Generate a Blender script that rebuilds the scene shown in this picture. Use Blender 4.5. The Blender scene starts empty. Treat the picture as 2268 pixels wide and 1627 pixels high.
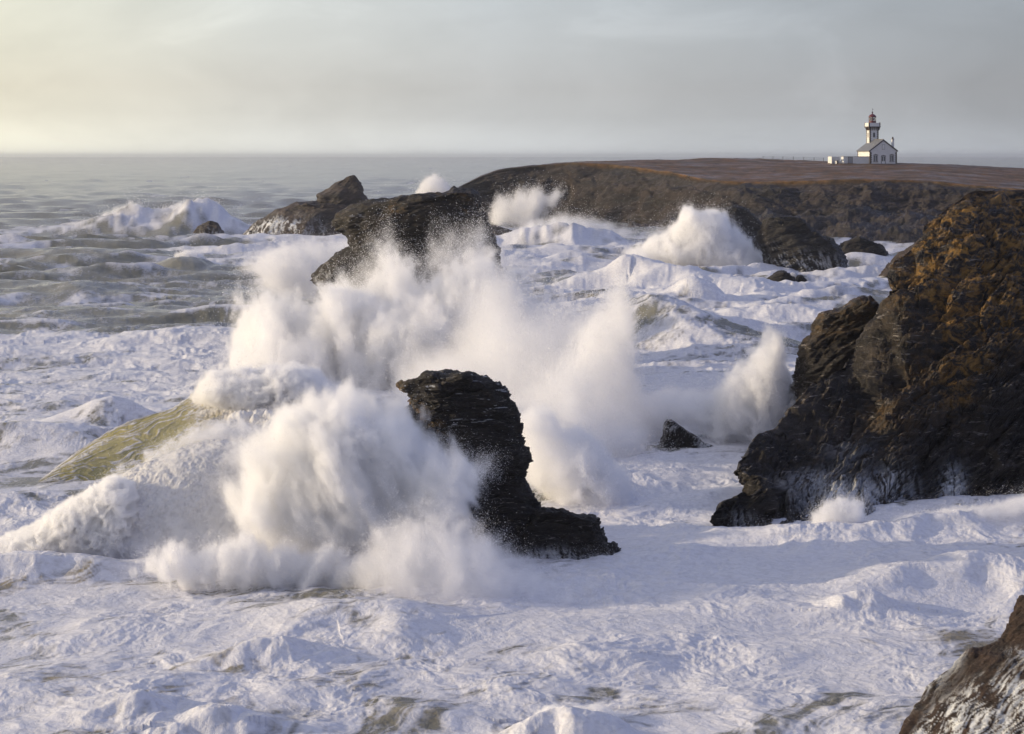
import bpy, math, time
import numpy as np
from math import radians, sin, cos, pi
T0 = time.time()
S = bpy.context.scene
COL = S.collection
rng = np.random.default_rng(7)

# ------------------------------------------------------------------ camera, world, sun, exposure
CAM_H = 20.0            # metres above the sea
FPX, CX, HY = 4095.0, 1134.0, 348.0     # focal length, centre column and horizon row of a 2268 x 1627 survey of the view
cd = bpy.data.cameras.new('camera'); cam = bpy.data.objects.new('camera', cd); COL.objects.link(cam)
cam.location = (0, 0, CAM_H); cam.rotation_euler = (radians(90), 0, 0)
cd.sensor_width = 36; cd.lens = 36 * FPX / 2268
cd.shift_y = -(813.5 - HY) / 2268
cd.clip_start = 1; cd.clip_end = 600000
S.camera = cam
S.view_settings.view_transform = 'Standard'; S.view_settings.look = 'None'
S.view_settings.exposure = 0; S.view_settings.gamma = 1; S.view_settings.use_curve_mapping = False
S.render.engine = 'CYCLES'
cy = S.cycles
cy.max_bounces = 16; cy.diffuse_bounces = 8; cy.glossy_bounces = 3; cy.transmission_bounces = 8; cy.volume_bounces = 12
cy.use_denoising = True; cy.use_adaptive_sampling = True; cy.adaptive_threshold = 0.02
cy.caustics_reflective = False; cy.caustics_refractive = False

SUN_EL, SUN_AZ = radians(13), radians(90)       # the sun stands low, left of the view and a little beyond it
sd = bpy.data.lights.new('sun', 'SUN'); sun = bpy.data.objects.new('sun', sd); COL.objects.link(sun)
sd.energy = 4.3; sd.angle = radians(0.6); sd.color = (1.0, 0.82, 0.57)
sun.rotation_euler = (pi / 2 - SUN_EL, 0, SUN_AZ - pi)
# check of direction: sun vector = (-sin az, cos az, tan el)
from mathutils import Vector
_sv = Vector((-sin(SUN_AZ) * cos(SUN_EL), cos(SUN_AZ) * cos(SUN_EL), sin(SUN_EL)))
sun.rotation_euler = _sv.to_track_quat('Z', 'Y').to_euler()

def nd(nt, typ, **kw):
    n = nt.nodes.new(typ)
    for k, v in kw.items():
        if k == 'i':
            for a, b in v.items(): n.inputs[a].default_value = b
        else: setattr(n, k, v)
    return n
def ramp(nt, fac, stops, interp='LINEAR'):
    r = nt.nodes.new('ShaderNodeValToRGB'); r.color_ramp.interpolation = interp
    el = r.color_ramp.elements
    while len(el) < len(stops): el.new(0.5)
    for e, (p, c) in zip(el, stops):
        e.position = p; e.color = (c, c, c, 1) if isinstance(c, (int, float)) else (*c, 1)
    nt.links.new(fac, r.inputs[0]); return r.outputs[0]
def mth(nt, op, a, b=None, c=None, clamp=False):
    m = nt.nodes.new('ShaderNodeMath'); m.operation = op; m.use_clamp = clamp
    for i, v in enumerate((a, b, c)):
        if v is None: continue
        if isinstance(v, (int, float)): m.inputs[i].default_value = v
        else: nt.links.new(v, m.inputs[i])
    return m.outputs[0]
def mixc(nt, f, a, b, mode='MIX'):
    m = nt.nodes.new('ShaderNodeMix'); m.data_type = 'RGBA'; m.blend_type = mode
    for s, v in ((m.inputs[0], f), (m.inputs[6], a), (m.inputs[7], b)):
        if isinstance(v, (int, float)): s.default_value = v
        elif isinstance(v, tuple): s.default_value = (*v, 1)
        else: nt.links.new(v, s)
    return m.outputs[2]
def noise(nt, vec, scale, detail=4, rough=0.55, dist=0.0):
    n = nt.nodes.new('ShaderNodeTexNoise')
    n.inputs['Scale'].default_value = scale; n.inputs['Detail'].default_value = detail
    n.inputs['Roughness'].default_value = rough; n.inputs['Distortion'].default_value = dist
    if vec is not None: nt.links.new(vec, n.inputs['Vector'])
    return n.outputs[0]
def mapping(nt, vec, scale=(1, 1, 1), rot=(0, 0, 0)):
    m = nt.nodes.new('ShaderNodeMapping'); m.inputs['Scale'].default_value = scale; m.inputs['Rotation'].default_value = rot
    nt.links.new(vec, m.inputs['Vector']); return m.outputs[0]

W = bpy.data.worlds.new('World'); S.world = W; W.use_nodes = True
nt = W.node_tree; nt.nodes.clear()
wo = nd(nt, 'ShaderNodeOutputWorld')
sky = nd(nt, 'ShaderNodeTexSky', sky_type='NISHITA', sun_disc=False, sun_elevation=SUN_EL, sun_rotation=-SUN_AZ, air_density=1.0, dust_density=3.0)
bg1 = nd(nt, 'ShaderNodeBackground', i={'Strength': 0.1}); nt.links.new(sky.outputs[0], bg1.inputs[0])
tc = nd(nt, 'ShaderNodeTexCoord'); sx = nd(nt, 'ShaderNodeSeparateXYZ'); nt.links.new(tc.outputs['Generated'], sx.inputs[0])
warp = noise(nt, mapping(nt, tc.outputs['Generated'], (5, 5, 22)), 1.0, 4, 0.5)
wv = mth(nt, 'MULTIPLY', mth(nt, 'SUBTRACT', warp, 0.5), 0.022)
elv = mth(nt, 'ADD', sx.outputs[2], mth(nt, 'MULTIPLY', wv, mth(nt, 'MULTIPLY', sx.outputs[2], 12.0, clamp=True)))
vert = ramp(nt, mth(nt, 'MULTIPLY', elv, 4.0, clamp=True), [
    (0.0, (.86, .885, .885)), (0.045, (.75, .77, .768)), (0.09, (.64, .65, .645)), (0.15, (.60, .605, .60)),
    (0.24, (.60, .625, .635)), (0.34, (.60, .64, .665)), (0.5, (.49, .535, .645)), (1.0, (.37, .42, .62))])
# azimuth: dot with the sun's bearing, 1 towards the sun, -1 away from it
hyp = mth(nt, 'SQRT', mth(nt, 'ADD', mth(nt, 'POWER', sx.outputs[0], 2.0), mth(nt, 'POWER', sx.outputs[1], 2.0)))
dot = mth(nt, 'DIVIDE', mth(nt, 'ADD', mth(nt, 'MULTIPLY', sx.outputs[0], -sin(radians(78))), mth(nt, 'MULTIPLY', sx.outputs[1], cos(radians(78)))), mth(nt, 'MAXIMUM', hyp, 0.001))
# in the frame dot runs from about +0.46 (left edge) over 0.21 (middle) to -0.06 (right edge)
horiz = ramp(nt, mth(nt, 'MULTIPLY_ADD', dot, 0.5, 0.5), [
    (0.0, (.80, .83, 1.0)), (0.30, (.72, .75, .88)), (0.455, (.60, .615, .66)), (0.53, (.74, .755, .79)), (0.61, (1.0, 1.0, 1.0)),
    (0.67, (1.20, 1.165, 1.08)), (0.735, (1.48, 1.38, 1.12)), (0.85, (1.6, 1.42, 1.05)), (1.0, (1.9, 1.6, 1.1))])
cl = mixc(nt, 1.0, vert, horiz, 'MULTIPLY')
cn = noise(nt, mapping(nt, tc.outputs['Generated'], (6, 6, 15)), 1.5, 6, 0.55, 0.5)
cl = mixc(nt, 1.0, cl, ramp(nt, cn, [(0.30, 0.91), (0.47, 0.99), (0.58, 1.03), (0.70, 1.13)]), 'MULTIPLY')
bg2 = nd(nt, 'ShaderNodeBackground', i={'Strength': 1.0}); nt.links.new(cl, bg2.inputs[0])
mxs = nd(nt, 'ShaderNodeMixShader', i={0: 0.92}); nt.links.new(bg1.outputs[0], mxs.inputs[1]); nt.links.new(bg2.outputs[0], mxs.inputs[2])
nt.links.new(mxs.outputs[0], wo.inputs['Surface'])

# ------------------------------------------------------------------ numbers: survey, noise, meshes
def P(x, y, D):
    """survey column/row at distance D -> world point"""
    x, y, D = np.broadcast_arrays(np.asarray(x, float), np.asarray(y, float), np.asarray(D, float))
    return np.stack([(x - CX) / FPX * D, D, CAM_H - (y - HY) / FPX * D], -1)
def sea_D(y): return FPX * CAM_H / (y - HY)

def _h(ix, iy, iz, seed):
    h = ix.astype(np.uint32) * np.uint32(374761393) + iy.astype(np.uint32) * np.uint32(668265263) + iz.astype(np.uint32) * np.uint32(2147483647 - 1e6) + np.uint32(seed * 2654435 + 17)
    h = (h ^ (h >> np.uint32(13))) * np.uint32(1274126177)
    h ^= h >> np.uint32(16)
    h *= np.uint32(2246822519); h ^= h >> np.uint32(13)
    return h
def noise2(x, y, seed=0):
    """gradient noise, about -1..1"""
    x = np.asarray(x, np.float32); y = np.asarray(y, np.float32)
    xi = np.floor(x); yi = np.floor(y); fx = x - xi; fy = y - yi
    ix = xi.astype(np.int64); iy = yi.astype(np.int64); z = np.zeros(1, np.int64)
    u = fx * fx * fx * (fx * (fx * 6 - 15) + 10); v = fy * fy * fy * (fy * (fy * 6 - 15) + 10)
    def g(dx, dy):
        a = _h(ix + dx, iy + dy, z, seed).astype(np.float32) * np.float32(2 * pi / 4294967296.0)
        return np.cos(a) * (fx - dx) + np.sin(a) * (fy - dy)
    a = g(0, 0); b = g(1, 0); c = g(0, 1); d = g(1, 1)
    a += u * (b - a); c += u * (d - c)
    return (a + v * (c - a)) * np.float32(1.45)
def noise3(p, seed=0):
    p = np.asarray(p, np.float32); pi_ = np.floor(p); f = p - pi_; ii = pi_.astype(np.int64)
    u = f * f * f * (f * (f * 6 - 15) + 10)
    def g(a, b, c):
        h = _h(ii[:, 0] + a, ii[:, 1] + b, ii[:, 2] + c, seed)
        gx = (h & np.uint32(1023)).astype(np.float32) / 511.5 - 1; gy = ((h >> np.uint32(10)) & np.uint32(1023)).astype(np.float32) / 511.5 - 1
        gz = ((h >> np.uint32(20)) & np.uint32(1023)).astype(np.float32) / 511.5 - 1
        return gx * (f[:, 0] - a) + gy * (f[:, 1] - b) + gz * (f[:, 2] - c)
    r = []
    for c in (0, 1):
        q = []
        for b in (0, 1):
            a0 = g(0, b, c); a1 = g(1, b, c); q.append(a0 + u[:, 0] * (a1 - a0))
        r.append(q[0] + u[:, 1] * (q[1] - q[0]))
    return (r[0] + u[:, 2] * (r[1] - r[0])) * 1.3
def fbm3(p, octv=4, gain=0.5, seed=0, ridged=False):
    s = 0; a = 1; q = np.asarray(p, np.float32)
    for o in range(octv):
        n = noise3(q, seed + o * 31)
        s = s + a * ((1 - 2 * np.abs(n)) if ridged else n); q = q * 2.03 + 11.3; a *= gain
    return s
def fbm2(x, y, octv=4, gain=0.5, seed=0, ridged=False):
    s = 0; a = 1
    for o in range(octv):
        n = noise2(x, y, seed + o * 31)
        s = s + a * ((1 - 2 * np.abs(n)) if ridged else n); x = x * 2.03 + 5.1; y = y * 2.03 + 7.7; a *= gain
    return s
def sstep(a, b, x):
    t = np.clip((x - a) / (b - a), 0, 1); return t * t * (3 - 2 * t)

def mesh_np(name, v, faces, mat, parent=None, smooth=True, attrs=None):
    """v (n,3); faces: list of int arrays (m,3) / (m,4)"""
    me = bpy.data.meshes.new(name)
    v = np.ascontiguousarray(v, np.float32)
    me.vertices.add(len(v)); me.vertices.foreach_set('co', v.ravel())
    faces = [f for f in faces if len(f)]
    loops = np.concatenate([np.asarray(f, np.int32).ravel() for f in faces])
    tot = np.concatenate([np.full(len(f), f.shape[1], np.int32) for f in faces])
    st = np.concatenate([[0], np.cumsum(tot)[:-1]]).astype(np.int32)
    me.loops.add(len(loops)); me.loops.foreach_set('vertex_index', loops)
    me.polygons.add(len(tot)); me.polygons.foreach_set('loop_start', st); me.polygons.foreach_set('loop_total', tot)
    if not smooth: me.polygons.foreach_set('use_smooth', np.zeros(len(tot), bool))
    else: me.polygons.foreach_set('use_smooth', np.ones(len(tot), bool))
    for k, a in (attrs or {}).items():
        at = me.attributes.new(k, 'FLOAT', 'POINT'); at.data.foreach_set('value', np.ascontiguousarray(a, np.float32))
    me.update(calc_edges=True)
    if mat: me.materials.append(mat)
    o = bpy.data.objects.new(name, me); COL.objects.link(o)
    if parent: o.parent = parent
    return o
def grid_faces(n, m, wrap=False):
    i = np.arange(n * m).reshape(n, m)
    if wrap: i = np.concatenate([i, i[:, :1]], 1)
    return np.stack([i[:-1, :-1], i[:-1, 1:], i[1:, 1:], i[1:, :-1]], -1).reshape(-1, 4)
def grid_normals(g, wrap=False):
    if wrap:
        du = np.roll(g, -1, 1) - np.roll(g, 1, 1)
    else: du = np.gradient(g, axis=1)
    dv = np.gradient(g, axis=0)
    n = np.cross(du, dv); return n / np.maximum(np.linalg.norm(n, axis=-1, keepdims=True), 1e-9)
def tag(o, label=None, cat=None, group=None, kind=None):
    for k, v in (('label', label), ('category', cat), ('group', group), ('kind', kind)):
        if v: o[k] = v
    return o
def in_poly(x, y, poly):
    c = np.zeros(x.shape, bool); n = len(poly)
    for i in range(n):
        x0, y0 = poly[i]; x1, y1 = poly[(i + 1) % n]
        if y0 == y1: continue
        k = (y0 > y) != (y1 > y)
        c ^= k & (x < (x1 - x0) * (y - y0) / (y1 - y0) + x0)
    return c
def edge_dist(x, y, poly, skip=()):
    d = np.full(x.shape, 1e9); n = len(poly)
    for i in range(n):
        if i in skip: continue
        x0, y0 = poly[i]; x1, y1 = poly[(i + 1) % n]; dx, dy = x1 - x0, y1 - y0
        t = np.clip(((x - x0) * dx + (y - y0) * dy) / max(dx * dx + dy * dy, 1e-9), 0, 1)
        d = np.minimum(d, np.hypot(x - x0 - t * dx, y - y0 - t * dy))
    return d
def catmull(pts, n):
    """resample control points (k, c) to n points, centripetal-free Catmull-Rom"""
    p = np.asarray(pts, float); k = len(p)
    t = np.linspace(0, k - 1, n); i = np.clip(t.astype(int), 0, k - 2); f = (t - i)[:, None]
    p0 = p[np.clip(i - 1, 0, k - 1)]; p1 = p[i]; p2 = p[i + 1]; p3 = p[np.clip(i + 2, 0, k - 1)]
    return 0.5 * (2 * p1 + (p2 - p0) * f + (2 * p0 - 5 * p1 + 4 * p2 - p3) * f ** 2 + (3 * p1 - p0 - 3 * p2 + p3) * f ** 3)

# ------------------------------------------------------------------ materials
def new_mat(name):
    m = bpy.data.materials.new(name); m.use_nodes = True; n = m.node_tree; n.nodes.clear()
    out = n.nodes.new('ShaderNodeOutputMaterial'); b = n.nodes.new('ShaderNodeBsdfPrincipled')
    n.links.new(b.outputs[0], out.inputs[0]); return m, n, b
def bump(n, b, h, strength, dist):
    k = n.nodes.new('ShaderNodeBump'); k.inputs['Strength'].default_value = strength; k.inputs['Distance'].default_value = dist
    n.links.new(h, k.inputs['Height']); n.links.new(k.outputs[0], b.inputs['Normal'])
def plain(name, col, rough=0.6, var=0.15, scale=2.0, spec=0.5, metal=0):
    m, n, b = new_mat(name)
    g = n.nodes.new('ShaderNodeNewGeometry')
    nz = noise(n, g.outputs['Position'], scale, 5)
    c = mixc(n, 1.0, col, ramp(n, nz, [(0.3, 1 - var), (0.7, 1.0)]), 'MULTIPLY')
    n.links.new(c, b.inputs['Base Color']); b.inputs['Roughness'].default_value = rough
    b.inputs['Specular IOR Level'].default_value = spec; b.inputs['Metallic'].default_value = metal
    return m
def rock_mat(name, base, base2, lichen=0.0, streak=0.0, tilt=0.6, scale=1.0, pale=0.35, wet=0.35, lich_col=(.36, .18, .035), top=None):
    """slaty rock: bedding-stretched tone, pale quartz veins, lichen above the spray line or painted sunlit faces, white water running down"""
    m, n, b = new_mat(name)
    g = n.nodes.new('ShaderNodeNewGeometry'); pos = g.outputs['Position']
    bed = mapping(n, pos, (.35 * scale, .35 * scale, 1.6 * scale), (0, -tilt, 0))
    n1 = noise(n, bed, 1.0, 8, 0.62, 0.6)
    n2 = noise(n, pos, 0.35 * scale, 5, 0.6)
    c = mixc(n, ramp(n, n1, [(0.33, 0.0), (0.68, 1.0)]), base, base2)
    c = mixc(n, 1.0, c, ramp(n, n2, [(0.3, .7), (0.7, 1.25)]), 'MULTIPLY')
    v = noise(n, mapping(n, pos, (.5 * scale, .5 * scale, 3.0 * scale), (0.2, -tilt, 0)), 1.7, 7, 0.65, 1.4)
    vein = ramp(n, v, [(0.60, 0.0), (0.66, pale), (0.69, pale), (0.74, 0.0)])
    c = mixc(n, vein, c, (.30, .27, .24))
    at = n.nodes.new('ShaderNodeAttribute'); at.attribute_name = 'lichen'  # mask for lichen, and for sunlit faces painted in the same tint
    if lichen:
        ln = noise(n, mapping(n, pos, (.8 * scale, .8 * scale, 1.3 * scale), (0, -tilt, 0)), 1.5, 8, 0.68, 0.8)
        f = mth(n, 'MULTIPLY', mth(n, 'MULTIPLY', ramp(n, ln, [(0.46, 0), (0.60, 1)]), at.outputs['Fac']), lichen, clamp=True)
        c = mixc(n, f, c, mixc(n, noise(n, pos, 3.0 * scale, 3), lich_col, (lich_col[0] * .45, lich_col[1] * .62, lich_col[2] * 1.1)))
    if top:
        sp = n.nodes.new('ShaderNodeSeparateXYZ'); n.links.new(g.outputs['Normal'], sp.inputs[0])
        at3 = n.nodes.new('ShaderNodeAttribute'); at3.attribute_name = 'turf'
        tn = noise(n, pos, 0.12, 6, 0.6)
        tcol = mixc(n, ramp(n, tn, [(0.35, 0), (0.65, 1)]), top[0], top[1])
        tcol = mixc(n, 1.0, tcol, ramp(n, noise(n, mapping(n, pos, (1, .5, 1)), .35, 7, .7), [(0.40, .38), (0.56, 1.0), (0.68, 1.3)]), 'MULTIPLY')
        c = mixc(n, at3.outputs['Fac'], c, tcol)
    rough = 0.62
    if streak:
        at2 = n.nodes.new('ShaderNodeAttribute'); at2.attribute_name = 'wash'
        n.links.new(mixc(n, at2.outputs['Fac'], c, (.74, .76, .78)), b.inputs['Base Color'])
    else: n.links.new(c, b.inputs['Base Color'])
    n.links.new(ramp(n, n2, [(0.3, rough - wet), (0.7, rough + 0.2)]), b.inputs['Roughness'])
    b.inputs['Specular IOR Level'].default_value = 0.35
    h = mth(n, 'ADD', mth(n, 'MULTIPLY', n1, 0.6), mth(n, 'MULTIPLY', noise(n, mapping(n, pos, (1.6, 1.6, 6), (0, -tilt, 0)), 1.3 * scale, 9, 0.7), 0.5))
    bump(n, b, h, 0.9, 0.5 / scale)
    return m

def flake_mat(name, col=(.93, .93, .94), tr=0.45):
    m = bpy.data.materials.new(name); m.use_nodes = True; n = m.node_tree; n.nodes.clear()
    out = n.nodes.new('ShaderNodeOutputMaterial'); d = n.nodes.new('ShaderNodeBsdfDiffuse'); t = n.nodes.new('ShaderNodeBsdfTranslucent')
    d.inputs[0].default_value = (*col, 1); t.inputs[0].default_value = (*col, 1)
    x = n.nodes.new('ShaderNodeMixShader'); x.inputs[0].default_value = tr
    n.links.new(d.outputs[0], x.inputs[1]); n.links.new(t.outputs[0], x.inputs[2]); n.links.new(x.outputs[0], out.inputs[0])
    return m
M_SPRAY = flake_mat('spray_droplets')

def water_mat():
    m, n, b = new_mat('sea_water')
    g = n.nodes.new('ShaderNodeNewGeometry'); pos = g.outputs['Position']
    f = n.nodes.new('ShaderNodeAttribute'); f.attribute_name = 'foam'
    t = n.nodes.new('ShaderNodeAttribute'); t.attribute_name = 'tint'
    ridge = noise(n, mapping(n, pos, (1.1, 1.1, 2)), 2.2, 6, 0.62, 1.0)
    fine = ramp(n, ridge, [(0.36, 0.55), (0.52, 0.12), (0.62, 0.0)])
    k = mth(n, 'SUBTRACT', f.outputs['Fac'], mth(n, 'MULTIPLY', fine, mth(n, 'SUBTRACT', 1.25, f.outputs['Fac'])), clamp=True)
    deep = mixc(n, noise(n, pos, 0.03, 3), (.145, .138, .100), (.185, .176, .130))
    wc = mixc(n, t.outputs['Fac'], deep, (.42, .335, .20))
    c = ramp(n, k, [(0.0, 0.0), (0.3, 0.40), (0.62, .78), (1.0, 1.0)]); c = mixc(n, c, wc, ramp(n, k, [(0.2, (.27, .275, .29)), (0.55, (.45, .45, .48)), (1.0, (.70, .70, .735))]))
    n.links.new(c, b.inputs['Base Color'])
    n.links.new(mth(n, 'MULTIPLY_ADD', k, 0.30, 0.16), b.inputs['Roughness'])
    b.inputs['IOR'].default_value = 1.33
    n.links.new(mth(n, 'MULTIPLY_ADD', k, -0.15, 0.5), b.inputs['Specular IOR Level'])
    h = mth(n, 'ADD', mth(n, 'MULTIPLY', ridge, 0.12), mth(n, 'MULTIPLY', noise(n, mapping(n, pos, (1, 1, 1)), 0.8, 6, 0.6, 0.4), 0.35))
    bump(n, b, h, 0.6, 0.7)
    return m
M_SEA = water_mat()
M_ROCK_DARK = rock_mat('dark_schist', (.006, .005, .0045), (.020, .016, .0135), lichen=0.9, streak=1, tilt=0.05, scale=1.6, pale=.5)
M_ROCK_BACK = rock_mat('brown_schist', (.008, .0065, .005), (.022, .0165, .013), lichen=0.7, streak=1, tilt=-0.35, scale=0.9, pale=.35)
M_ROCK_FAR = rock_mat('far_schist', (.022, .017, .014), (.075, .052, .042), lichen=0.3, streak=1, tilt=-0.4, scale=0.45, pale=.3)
M_CLIFF = rock_mat('cliff_schist', (.008, .0065, .0055), (.052, .040, .030), lichen=1.15, streak=1, tilt=-0.6, scale=0.8, pale=.85, top=((.06, .022, .012), (.07, .045, .02)))
M_HEAD = rock_mat('headland_schist', (.010, .0075, .0065), (.048, .034, .028), lichen=0.25, streak=0, tilt=-0.35, scale=0.28, pale=.3, top=((.15, .066, .016), (.10, .056, .013)))  # lichen tint here colours only the painted sunlit strips
M_WET = rock_mat('wet_brown_rock', (.018, .012, .010), (.060, .036, .026), lichen=0.2, streak=1, tilt=-0.9, scale=1.8, pale=.2, wet=.45)
print('materials', time.time() - T0)
# ------------------------------------------------------------------ the sea
def ridge_line(pts):
    """(column, row of foot, row of crest) -> world x, y, height"""
    a = np.array(pts, float); n = max(24, len(a) * 8); a = catmull(a, n)
    D = sea_D(a[:, 1]); return (a[:, 0] - CX) / FPX * D, D, CAM_H - (a[:, 2] - HY) / FPX * D
RIDGES = [  # points, front width, back width, foam on it, sand tint, roughness of crest
    ([(20,522,515),(150,520,500),(230,520,470),(290,520,457),(330,520,471),(380,520,461),(440,520,449),(475,520,451),(520,520,480),(570,520,515)], 13, 16, .38, .05),
    ([(-160,572,556),(60,575,554),(160,576,549),(250,577,556),(350,580,566),(450,588,582)], 8, 16, -.1, .12),
    ([(20,655,646),(90,655,632),(140,660,632),(190,668,658)], 5, 12, -.05, .06),
    ([(340,603,596),(385,603,578),(430,603,576),(462,603,596)], 4, 7, .3, .1),
    ([(-60,700,690),(120,706,688),(300,705,692),(430,700,694)], 6, 12, -.1, .15),
    ([(200,770,762),(300,772,748),(450,775,745),(545,785,770)], 6, 12, .3, .1),
    ([(1230,642,634),(1290,642,612),(1350,642,590),(1390,642,572),(1430,642,578),(1500,650,600),(1600,655,618),(1700,655,635)], 7, 12, .05, .15),
    ([(1230,678,668),(1330,680,655),(1400,682,655),(1460,685,665)], 5, 9, 0, .2),
    ([(1360,722,704),(1397,740,676),(1433,746,662),(1470,752,674),(1523,768,710),(1580,780,741),(1630,790,768)], 5.5, 9, -.08, .0),
    ([(1462,680,674),(1505,678,638),(1540,678,629),(1570,678,640),(1602,678,672)], 5, 7, 1, .1),
    ([(1590,662,657),(1640,659,643),(1680,662,646),(1720,667,662)], 5, 8, .2, .1),
    ([(1560,712,704),(1700,712,690),(1820,715,694),(1900,716,706)], 5, 8, .2, .1),
    ([(1130,545,535),(1190,548,503),(1260,550,500),(1310,550,508),(1390,550,535)], 9, 12, .35, .05),
    ([(120,955,935),(200,960,900),(260,962,894),(310,960,905),(360,955,930)], 3, 6, -.25, .1),
    ([(-60,1000,965),(20,1000,938),(110,1000,940),(190,1005,960),(240,1005,985)], 3, 6, -.3, .15),
    ([(-60,1295,1250),(60,1292,1240),(200,1290,1240),(300,1285,1255)], 1.2, 3, -.05, .25),
    ([(480,1440,1428),(590,1425,1402),(670,1412,1368),(740,1405,1350),(850,1410,1352),(950,1435,1400),(1050,1450,1440)], 2.6, 3.5, .2, .1),
    ([(390,1492,1485),(450,1495,1468),(520,1495,1445),(590,1490,1422),(640,1490,1442),(720,1500,1492)], .8, 2.0, .1, .45),
    ([(10,1624,1614),(100,1622,1604),(200,1620,1584),(300,1612,1556),(335,1602,1562),(390,1600,1592)], .9, 2.0, .35, .3),
    ([(390,1645,1615),(480,1635,1572),(530,1635,1600)], .8, 1.5, .3, .4),
    ([(560,1560,1548),(640,1555,1532),(740,1550,1540)], .8, 1.6, .1, .3),
    ([(1790,1340,1332),(1850,1332,1316),(1920,1318,1285),(1990,1310,1264),(2080,1302,1252),(2150,1296,1232),(2200,1300,1244),(2280,1310,1272)], 1.5, 2.4, .3, .2),
    ([(1838,1372,1362),(1870,1366,1330),(1930,1362,1320),(1995,1362,1348)], .9, 1.6, .3, .1),
    ([(1620,1204,1192),(1720,1204,1182),(1800,1204,1178),(1900,1202,1180),(2000,1194,1160),(2100,1184,1142),(2200,1174,1128),(2300,1168,1100)], 1.6, 2.2, .5, .1),
    ([(1120,1480,1470),(1250,1475,1455),(1380,1475,1462)], 1.2, 2, .1, .1),
    ([(1500,1575,1565),(1640,1570,1545),(1790,1570,1560)], 1.0, 2, .1, .2),
    ([(820,1600,1592),(930,1598,1570),(1050,1600,1588)], 1.0, 1.8, .2, .2),
    ([(1130,1668,1650),(1190,1655,1595),(1270,1655,1575),(1350,1655,1590),(1410,1665,1640)], .9, 1.4, .6, .15),
]
# foam cover over the water, by patches: (column, row, half width, half height, amount)
COVER = [(250,880,480,120,.72),(480,800,120,60,.5),(100,960,260,60,.55),(650,560,220,40,1.0),(380,508,260,20,.45),(900,560,300,60,.9),
         (1250,560,220,60,.5),(1560,640,420,110,.42),(1300,760,260,120,.5),(1750,640,260,60,.4),(1900,590,120,50,.55),(1650,860,200,130,.55),(1550,760,300,60,.28),
         (1500,1100,300,160,.8),(1134,1540,1700,380,.75),(60,1150,300,80,.75),(2100,1250,300,120,.3),(700,950,400,150,.6),
         (90,1262,70,16,-.5),(260,1300,160,16,-.25),(110,1420,60,14,-.4),(110,1530,130,34,-.15),
         (1840,1430,70,30,-.15),(2130,1430,150,20,-.25),(1300,1400,90,20,-.15),(1700,1330,60,12,-.2),(1500,1560,100,20,-.2),(1110,1490,100,14,-.2)]
SAND = [(150,1320,240,30,.6),(110,1420,80,22,.5),(120,1520,170,50,.35),(520,1460,120,25,.9),(300,1560,200,40,.5),(480,1580,70,30,.7),(620,1545,90,20,.5),(90,1262,90,20,.25),(2130,1430,180,30,.3),(1840,1430,90,40,.3)]
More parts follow.
